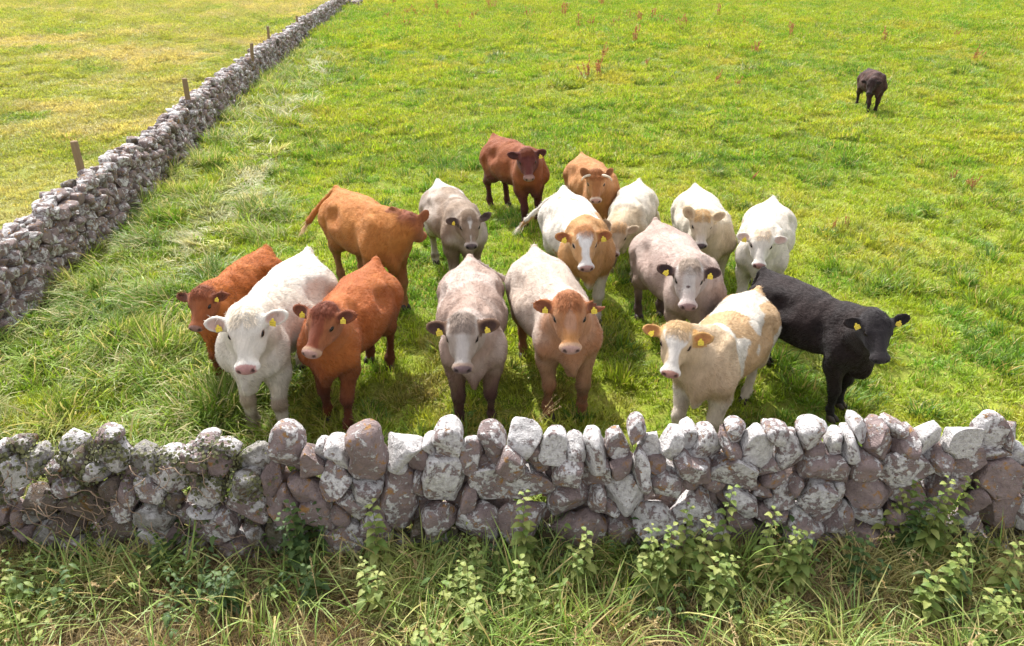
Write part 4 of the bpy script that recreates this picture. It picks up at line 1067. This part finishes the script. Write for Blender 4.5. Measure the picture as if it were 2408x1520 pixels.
    vl = [tuft_mesh('verge_tuft', rng, 42, .15, .22, .52, .0115, .5, 1.9, MAT_VERGE, seg=4) for _ in range(6)]
    vt = [tuft_mesh('verge_thatch', rng, 60, .18, .10, .24, .005, .9, 1.2, MAT_VERGE) for _ in range(3)]
    def vtint(x, y):
        n = noise2(x*1.3, y*1.6, 101); n2 = noise2(x*3, y*3, 102)
        c = lerp(np.tile(np.array((.30, .43, .10)), (len(x), 1)), np.array((.58, .54, .25)), sst(.45, .75, n))
        return lerp(c, np.array((.14, .28, .09)), sst(.58, .8, n2))
    x = rng.uniform(-5.2, 5.2, 3000); y = rng.uniform(1.9, 4.08, 3000)
    k = rng.rand(len(x)) < np.clip(.08+2.8*(fbm2(x*.9, y*1.3, 103)-.44)+.35*sst(3.4, 3.8, y)*sst(-2.2, -1.2, x), 0, .85); x, y = x[k], y[k]
    add(x, y, 0, 6, .65, 1.15, 1., vtint(x, y))
    x = rng.uniform(-5.2, 5.2, 2600); y = rng.uniform(1.9, 4.2, 2600)
    add(x, y, 6, 3, .7, 1.3, .8, lerp(np.tile(np.array((.20, .13, .085)), (2600, 1)), np.array((.36, .27, .16)), rng.rand(2600)))
    lb = [tuft_mesh('verge_blades', rng, 9, .10, .40, .75, .013, .45, 1.7, MAT_VERGE, seg=5) for _ in range(4)]
    x = rng.uniform(-5.2, 5.2, 520); y = rng.uniform(2.2, 4.08, 520)
    add(x, y, 9, 4, .7, 1.15, 1., lerp(np.tile(np.array((.17, .33, .06)), (520, 1)), np.array((.34, .46, .14)), rng.rand(520)))
    wd = []
    for v in range(4):
        lv = []
        for k in range(9):
            b = np.append(rng.normal(size=2)*.075, 0); h = rng.uniform(.10, .30); ln = rng.normal(size=2)*.10
            for i in range(6):
                f = .25+.15*i; p = np.array([b[0]+ln[0]*f, b[1]+ln[1]*f, h*f]); a = rng.rand()*6.28; d = unit((math.cos(a), math.sin(a), rng.uniform(-.1, .6)))
                lv.append(leaf(rng, p, d, unit(np.cross(np.cross(d, [0, 0, 1]), d)+rng.normal(size=3)*.2), rng.uniform(.03, .065), rng.uniform(.014, .034), .3, .5))
        Vv, Ff, Aa = merge(lv); wd.append(bpy.data.objects.new('weed', mesh_data('weed', Vv, Ff, True, Aa, MAT_NETTLE if v % 2 else MAT_NETTLE_DARK)))
    x = rng.uniform(-5.2, 5.2, 420); y = 4.1-np.abs(rng.normal(size=420))*.40
    k = (rng.rand(420) < .06+.5*sst(.45, .62, fbm2(x*.8, y, 106))*(.3+.7*sst(-2.2, -.5, x))) & (y > 2.3); x, y = x[k], y[k]
    add(x, y, 13, 4, .7, 1.5, 1., np.tile(np.array((.2, .3, .08)), (len(x), 1))); R[-1][:, :2] *= .3
    scatter('verge_grass', np.concatenate(P), np.concatenate(R), np.concatenate(S), np.concatenate(I), np.concatenate(T), vl+vt+lb+wd)
build_grass()

# ------------------------------------------------------------------ plants
def nettle(px, py, yb, label, n_st=3, dark=False, spread=.09, seed=0):
    rng = np.random.RandomState(200+seed)
    t = at_y(px, py, yb); h = max(.22, t[2]-float(ground_z(t[0], yb)))
    root = empty('nettle', (t[0], yb, float(ground_z(t[0], yb))))
    tag(root, label, 'nettle', 'nettles growing along the foot of the front wall')
    stems = []; leaves = []
    for k in range(n_st):
        hh = h*(1 if k == 0 else rng.uniform(.55, .95)); b = np.array([0, 0, 0.]) if k == 0 else np.append(rng.normal(size=2)*spread, 0)
        ln = rng.normal(size=2)*.06*hh if k else np.zeros(2); u = np.linspace(0, 1, 7)
        P = np.stack([b[0]*(1 if k else 1)+ln[0]*u**2, b[1]+ln[1]*u**2, hh*u], -1)
        stems.append((P, .004*(1-.6*u), 5))
        nn = max(5, int(hh/.045)); a0 = rng.rand()*3
        for i in range(nn):
            f = .15+.85*i/(nn-1); p = np.array([np.interp(f, u, P[:, j]) for j in range(3)])
            L = .098*(1.3-.8*f)*rng.uniform(.65, 1.3)
            for sgn in (0, np.pi):
                a = a0+i*np.pi/2+sgn+rng.normal()*.25
                d = unit((math.cos(a), math.sin(a), .35+.5*(f-.5))); nrm = unit(np.cross(np.cross(d, [0, 0, 1]), d))
                leaves.append(leaf(rng, p+d*.012, d, nrm, L, L*.62, .3, .55))
    link('stem', tube_mesh('stem', stems, MAT_STEM), root)
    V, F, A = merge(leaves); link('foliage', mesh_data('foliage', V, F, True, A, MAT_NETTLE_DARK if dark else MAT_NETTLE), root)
def cpx(crop, x, y):
    x0 = {'A': 0, 'B': 1000, 'C': 1900, 'D': 2833}[crop]; return (x0+x/1.654)*.6282, (1500+y/1.654)*.6282
NET = [
 ('B', 650, 640, 3.86, 'thin tall nettle reaching mid-wall left of the big triangular stone', 1, 0, .05), ('B', 1590, 570, 3.85, 'tall slender nettle standing below the big round white stone', 2, 0, .05),
 ('B', 590, 990, 3.5, 'short pale nettle in the grass below the triangular stone', 2, 0, .05), ('B', 1240, 1030, 3.45, 'broad bushy nettle clump in the middle of the verge', 8, 0, .16),
 ('B', 140, 640, 3.95, 'dark leafy nettle clump against the wall where the ivy ends', 6, 1, .10), ('B', 1570, 990, 3.5, 'pale nettle in the grass in front of the round white stone', 3, 0, .06),
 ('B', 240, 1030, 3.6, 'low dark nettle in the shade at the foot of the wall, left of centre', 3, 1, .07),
 ('C', 900, 785, 3.7, 'leafy nettle below the dark mossy gap in the wall', 3, 0, .06), ('C', 1020, 780, 3.68, 'nettle beside the leafy one below the mossy gap', 3, 0, .05),
 ('C', 1240, 745, 3.7, 'yellow-tipped nettle leaning right of the mossy gap', 3, 0, .06), ('C', 1395, 535, 3.86, 'tallest thin nettle in front of the right part of the wall', 1, 0, .05),
 ('C', 1320, 950, 3.5, 'yellowish nettle low in the grass under the tallest nettle', 3, 0, .06), ('C', 490, 815, 3.7, 'nettle in front of the lower stones right of the round white stone', 3, 0, .06),
 ('C', 1130, 655, 3.84, 'short leafy nettle top showing against the stones beside the tallest nettle', 1, 0, .04),
 ('D', 110, 685, 3.75, 'upright pale nettle spire left of the drooping nettle', 2, 0, .05), ('D', 235, 810, 3.65, 'drooping yellow-green nettle in front of the shaded hollow', 3, 0, .06),
 ('D', 320, 825, 3.68, 'nettle leaning right above the shaded hollow', 2, 0, .05), ('D', 1190, 490, 3.92, 'tall bushy nettle clump climbing the wall near the right edge', 7, 0, .10),
 ('D', 1050, 600, 3.95, 'darker nettle half behind the tall bushy clump near the right edge', 4, 1, .07), ('D', 1280, 900, 3.55, 'nettle below the long pale hanging stone at the right', 3, 0, .06),
 ('D', 1120, 1110, 3.4, 'low nettle in the verge at the right', 4, 0, .08), ('D', 1620, 900, 3.6, 'nettle at the right edge of the picture', 4, 0, .08), ('D', 1480, 1180, 3.3, 'spreading low nettle in the bottom right grass', 6, 0, .14),
 ('D', 680, 860, 3.75, 'dark nettle among long blades at the foot of the wall on the right', 3, 1, .06),
 ('A', 960, 890, 3.85, 'small broad-leaved nettle at the foot of the ivy-covered wall', 3, 1, .06), ('A', 1370, 1060, 3.5, 'dull green nettle in the dry grass at the left', 4, 1, .08), ('A', 30, 1010, 3.6, 'nettle at the left edge of the verge', 4, 0, .08),
]
for k, (c, x, y, yb, l, n, d, sp) in enumerate(NET): nettle(*cpx(c, x, y), yb, l, n, bool(d), sp, k)

def ivy():
    rng = np.random.RandomState(77)
    root = empty('ivy', (-3.2, FW_Y-.15, .9)); off = np.array(root.location)
    tag(root, 'dark ivy with bare brown vines over the left end of the front wall', 'ivy')
    leaves = []; pts = []
    for ar, v, P, F, A, c, top in FRONT:
        if c[0] > -1.75 or c[0] < -5.0 or c[2] < .38: continue
        W = P+np.array(c); Nn = P/(np.linalg.norm(P, axis=1)[:, None]+1e-9)
        m = (Nn[:, 1] < .3) & ((Nn[:, 1] < -.1) | (Nn[:, 2] > .3))
        w = W[m]; nn = Nn[m]
        cl = fbm2(w[:, 0]*2.6, w[:, 2]*3.2+w[:, 1], 111); edge = sst(-1.8, -2.3, w[:, 0]); hgt = sst(.45, .95, w[:, 2])
        pr = np.clip((cl-.33)*6, 0, 1)*edge*(.25+.75*hgt)
        sel = np.flatnonzero(rng.rand(len(w)) < np.clip(pr*1.15, 0, 1))
        for j in sel: pts.append((w[j], nn[j]))
    rng.shuffle(pts)
    for p, n in pts[:17000]:
        n = unit(n+rng.normal(size=3)*.45+[0, -.15, .55]); d = rng.normal(size=3)-[0, 0, .6]; d = unit(d-n*(d@n)); L = rng.uniform(.015, .034)
        leaves.append(leaf(rng, p+n*rng.uniform(.012, .05)-off, d, n, L, L*.95, .2, .15))
    V, F, A = merge(leaves); link('foliage', mesh_data('foliage', V, F, True, A, MAT_IVY), root)
    segs = []
    for _ in range(46):
        x = rng.uniform(-4.2, -2.2); z = rng.uniform(.35, 1.0); a = rng.uniform(-2.4, -.7); P = []; 
        for i in range(9):
            y = FW_Y-.19-(.55-z)*.05-.02*math.sin(i+x*9); P.append((x-off[0], y-off[1], z-off[2])); a += rng.normal()*.45
            x += .035*math.cos(a); z += .035*math.sin(a)
        segs.append((np.array(P), .0042*np.linspace(1, .5, 9), 5))
    link('stem', tube_mesh('vine', segs, MAT_VINE), root)
ivy()

def dock_sources(rng):
    out = []
    for v in range(3):
        st, sd_, lv = [], [], []
        for k in range(5):
            h = rng.uniform(.45, .85); b = np.append(rng.normal(size=2)*.07, 0); ln = rng.normal(size=2)*.16; u = np.linspace(0, 1, 6)
            P = np.stack([b[0]+ln[0]*u, b[1]+ln[1]*u, h*u], -1); st.append((P, .008*(1-.5*u), 5))
            for _ in range(42):
                f = rng.uniform(.42, 1.0); p = np.array([np.interp(f, u, P[:, j]) for j in range(3)]); d = unit(rng.normal(size=3)*[1, 1, .6]+[0, 0, .5]); nrm = unit(np.cross(d, rng.normal(size=3)))
                sd_.append(leaf(rng, p, d, nrm, .055*rng.uniform(.6, 1.3), .035, .2, .1))
        for _ in range(7):
            a = rng.rand()*6.28; d = unit((math.cos(a), math.sin(a), .7)); nrm = unit(np.cross(np.cross(d, [0, 0, 1]), d))
            lv.append(leaf(rng, np.zeros(3), d, nrm, .26, .09, .2, .5))
        S = merge(sd_); Lf = merge(lv)
        out.append((tube_mesh('stalk', st, MAT_DOCK), mesh_data('seed', S[0], S[1], True, S[2], MAT_DOCK), mesh_data('leaves', Lf[0], Lf[1], True, Lf[2], MAT_DOCKLEAF)))
    return out
def docks():
    rng = np.random.RandomState(66); src = dock_sources(rng)
    A6 = [(400,200),(430,115),(480,115),(530,130),(560,100),(620,95),(690,130),(765,230),(910,30),(820,70),(870,160),(910,115),(960,100),(980,85),(1030,70),(1095,130),(1160,90),(1220,125),(1240,130),(1410,135),(1490,140),(1520,100),(1600,170),(1600,205),(1690,205),(1765,60),(1860,180),(1920,140),(1950,145),(2010,190),(2030,165),(2090,155),(2110,160),(2170,190),(2200,195),(2335,200),(2310,235),(1840,220),(1990,340),(1745,420),(1680,570),(1750,550),(2080,470),(280,155),(320,40)]
    A7 = [(75,200),(100,180),(220,140),(320,120),(370,105),(490,185),(540,355),(560,350),(770,270),(1300,285),(1345,285),(1820,255),(1915,390),(280,550),(440,570),(1590,1060),(1800,1160),(1890,1200),(1920,1210),(1110,1450),(1050,1460),(520,1140),(440,20),(600,40)]
    pts = [((1300+x/1.852)*.6282, y/1.852*.6282) for x, y in A6]+[((2500+x/1.689)*.6282, y/1.689*.6282) for x, y in A7]
    for px, py in pts:
        p = at_z(px, py+2, 0); z = float(ground_z(p[0], p[1]))
        near = p[1] < 16
        o = empty('dock_plant', (p[0], p[1], z)); o.rotation_euler = (0, 0, rng.rand()*6.28); sc = rng.uniform(.55, 1.15)*(.45 if near else 1.1); o.scale = (sc*rng.uniform(.7, 1.3), sc*rng.uniform(.7, 1.3), sc*rng.uniform(.75, 1.15))
        st, sd_, lv = src[rng.randint(3)]
        for nm, me in (('stalk', st), ('seed_head', sd_), ('leaves', lv)): link(nm, me, o)
        if near: tag(o, 'small sparse rust-red dock plant in the short grass to the right of the herd', 'dock plant', 'dock plants to the right of the herd')
        elif p[1] < 30: tag(o, 'rust-brown dock plant scattered singly in the middle of the pasture', 'dock plant', 'single dock plants in mid pasture')
        else: tag(o, 'rust-brown seeding dock plant in the far part of the pasture', 'dock plant', 'rusty dock plants across the far pasture')
docks()

def seed_stalks():
    rng = np.random.RandomState(91)
    def stalk(base, h, lean, az, name, label, group=None, n=1):
        o = empty(name, base); st, hd_ = [], []
        for k in range(n):
            a = az+rng.normal()*.4*(n > 1); hh = h*rng.uniform(.8, 1.1); u = np.linspace(0, 1, 9); r = lean*hh*u**2.2
            P = np.stack([r*math.cos(a), r*math.sin(a), hh*(u-.25*lean*u**3)], -1); st.append((P, .0028*(1-.6*u), 4))
            d = unit(P[-1]-P[-2])
            for _ in range(34):
                f = rng.uniform(.74, 1); p = np.array([np.interp(f, u, P[:, j]) for j in range(3)]); dd = unit(d+rng.normal(size=3)*.5); nn = unit(np.cross(dd, rng.normal(size=3)))
                hd_.append(leaf(rng, p, dd, nn, .022, .007, .1, .1))
        link('stalk', tube_mesh('stalk', st, MAT_STRAW), o); V, F, A = merge(hd_); link('seed_head', mesh_data('seed_head', V, F, True, A, MAT_STRAW), o)
        tag(o, label, 'grass stalk', group)
    b = at_z(1262, 985, .0); b[2] = float(ground_z(b[0], b[1]))
    stalk((.22, 5.5, .0), .66, .45, .4, 'seed_stalk', 'tall dry grass stalks with seed heads in front of the orange-headed cow', n=4)
    for k in range(70):
        x = rng.uniform(-4., 4.); y = rng.uniform(2.6, 4.0)
        stalk((x, y, float(ground_z(x, y))), rng.uniform(.3, .62), rng.uniform(.2, 1.0), rng.rand()*6.28, 'seed_stalk', 'dry straw-coloured grass stalk with a seed head in the verge', 'dry seed stalks in the verge')
seed_stalks()

def buttercups():
    rng = np.random.RandomState(17); parts = []
    for px, py, n in ((560, 400, 10), (500, 430, 6), (1905, 545, 5), (1970, 870, 3), (720, 530, 6), (2260, 250, 5), (2200, 340, 5), (1690, 940, 3)):
        for _ in range(n):
            p = at_z(px+rng.normal()*22, py+rng.normal()*8, .1); p[2] = float(ground_z(p[0], p[1]))+rng.uniform(.10, .2)
            for a in np.arange(5)*1.2566:
                d = unit((math.cos(a), math.sin(a), .35)); parts.append(leaf(rng, p, d, unit(np.cross(np.cross(d, [0, 0, 1]), d)), .014, .014, .1, .0))
    V, F, A = merge(parts); o = link('buttercups', mesh_data('buttercups', V, F, True, A, plain('buttercup_yellow', (.80, .52, .02), .5))); o['kind'] = 'stuff'
buttercups()
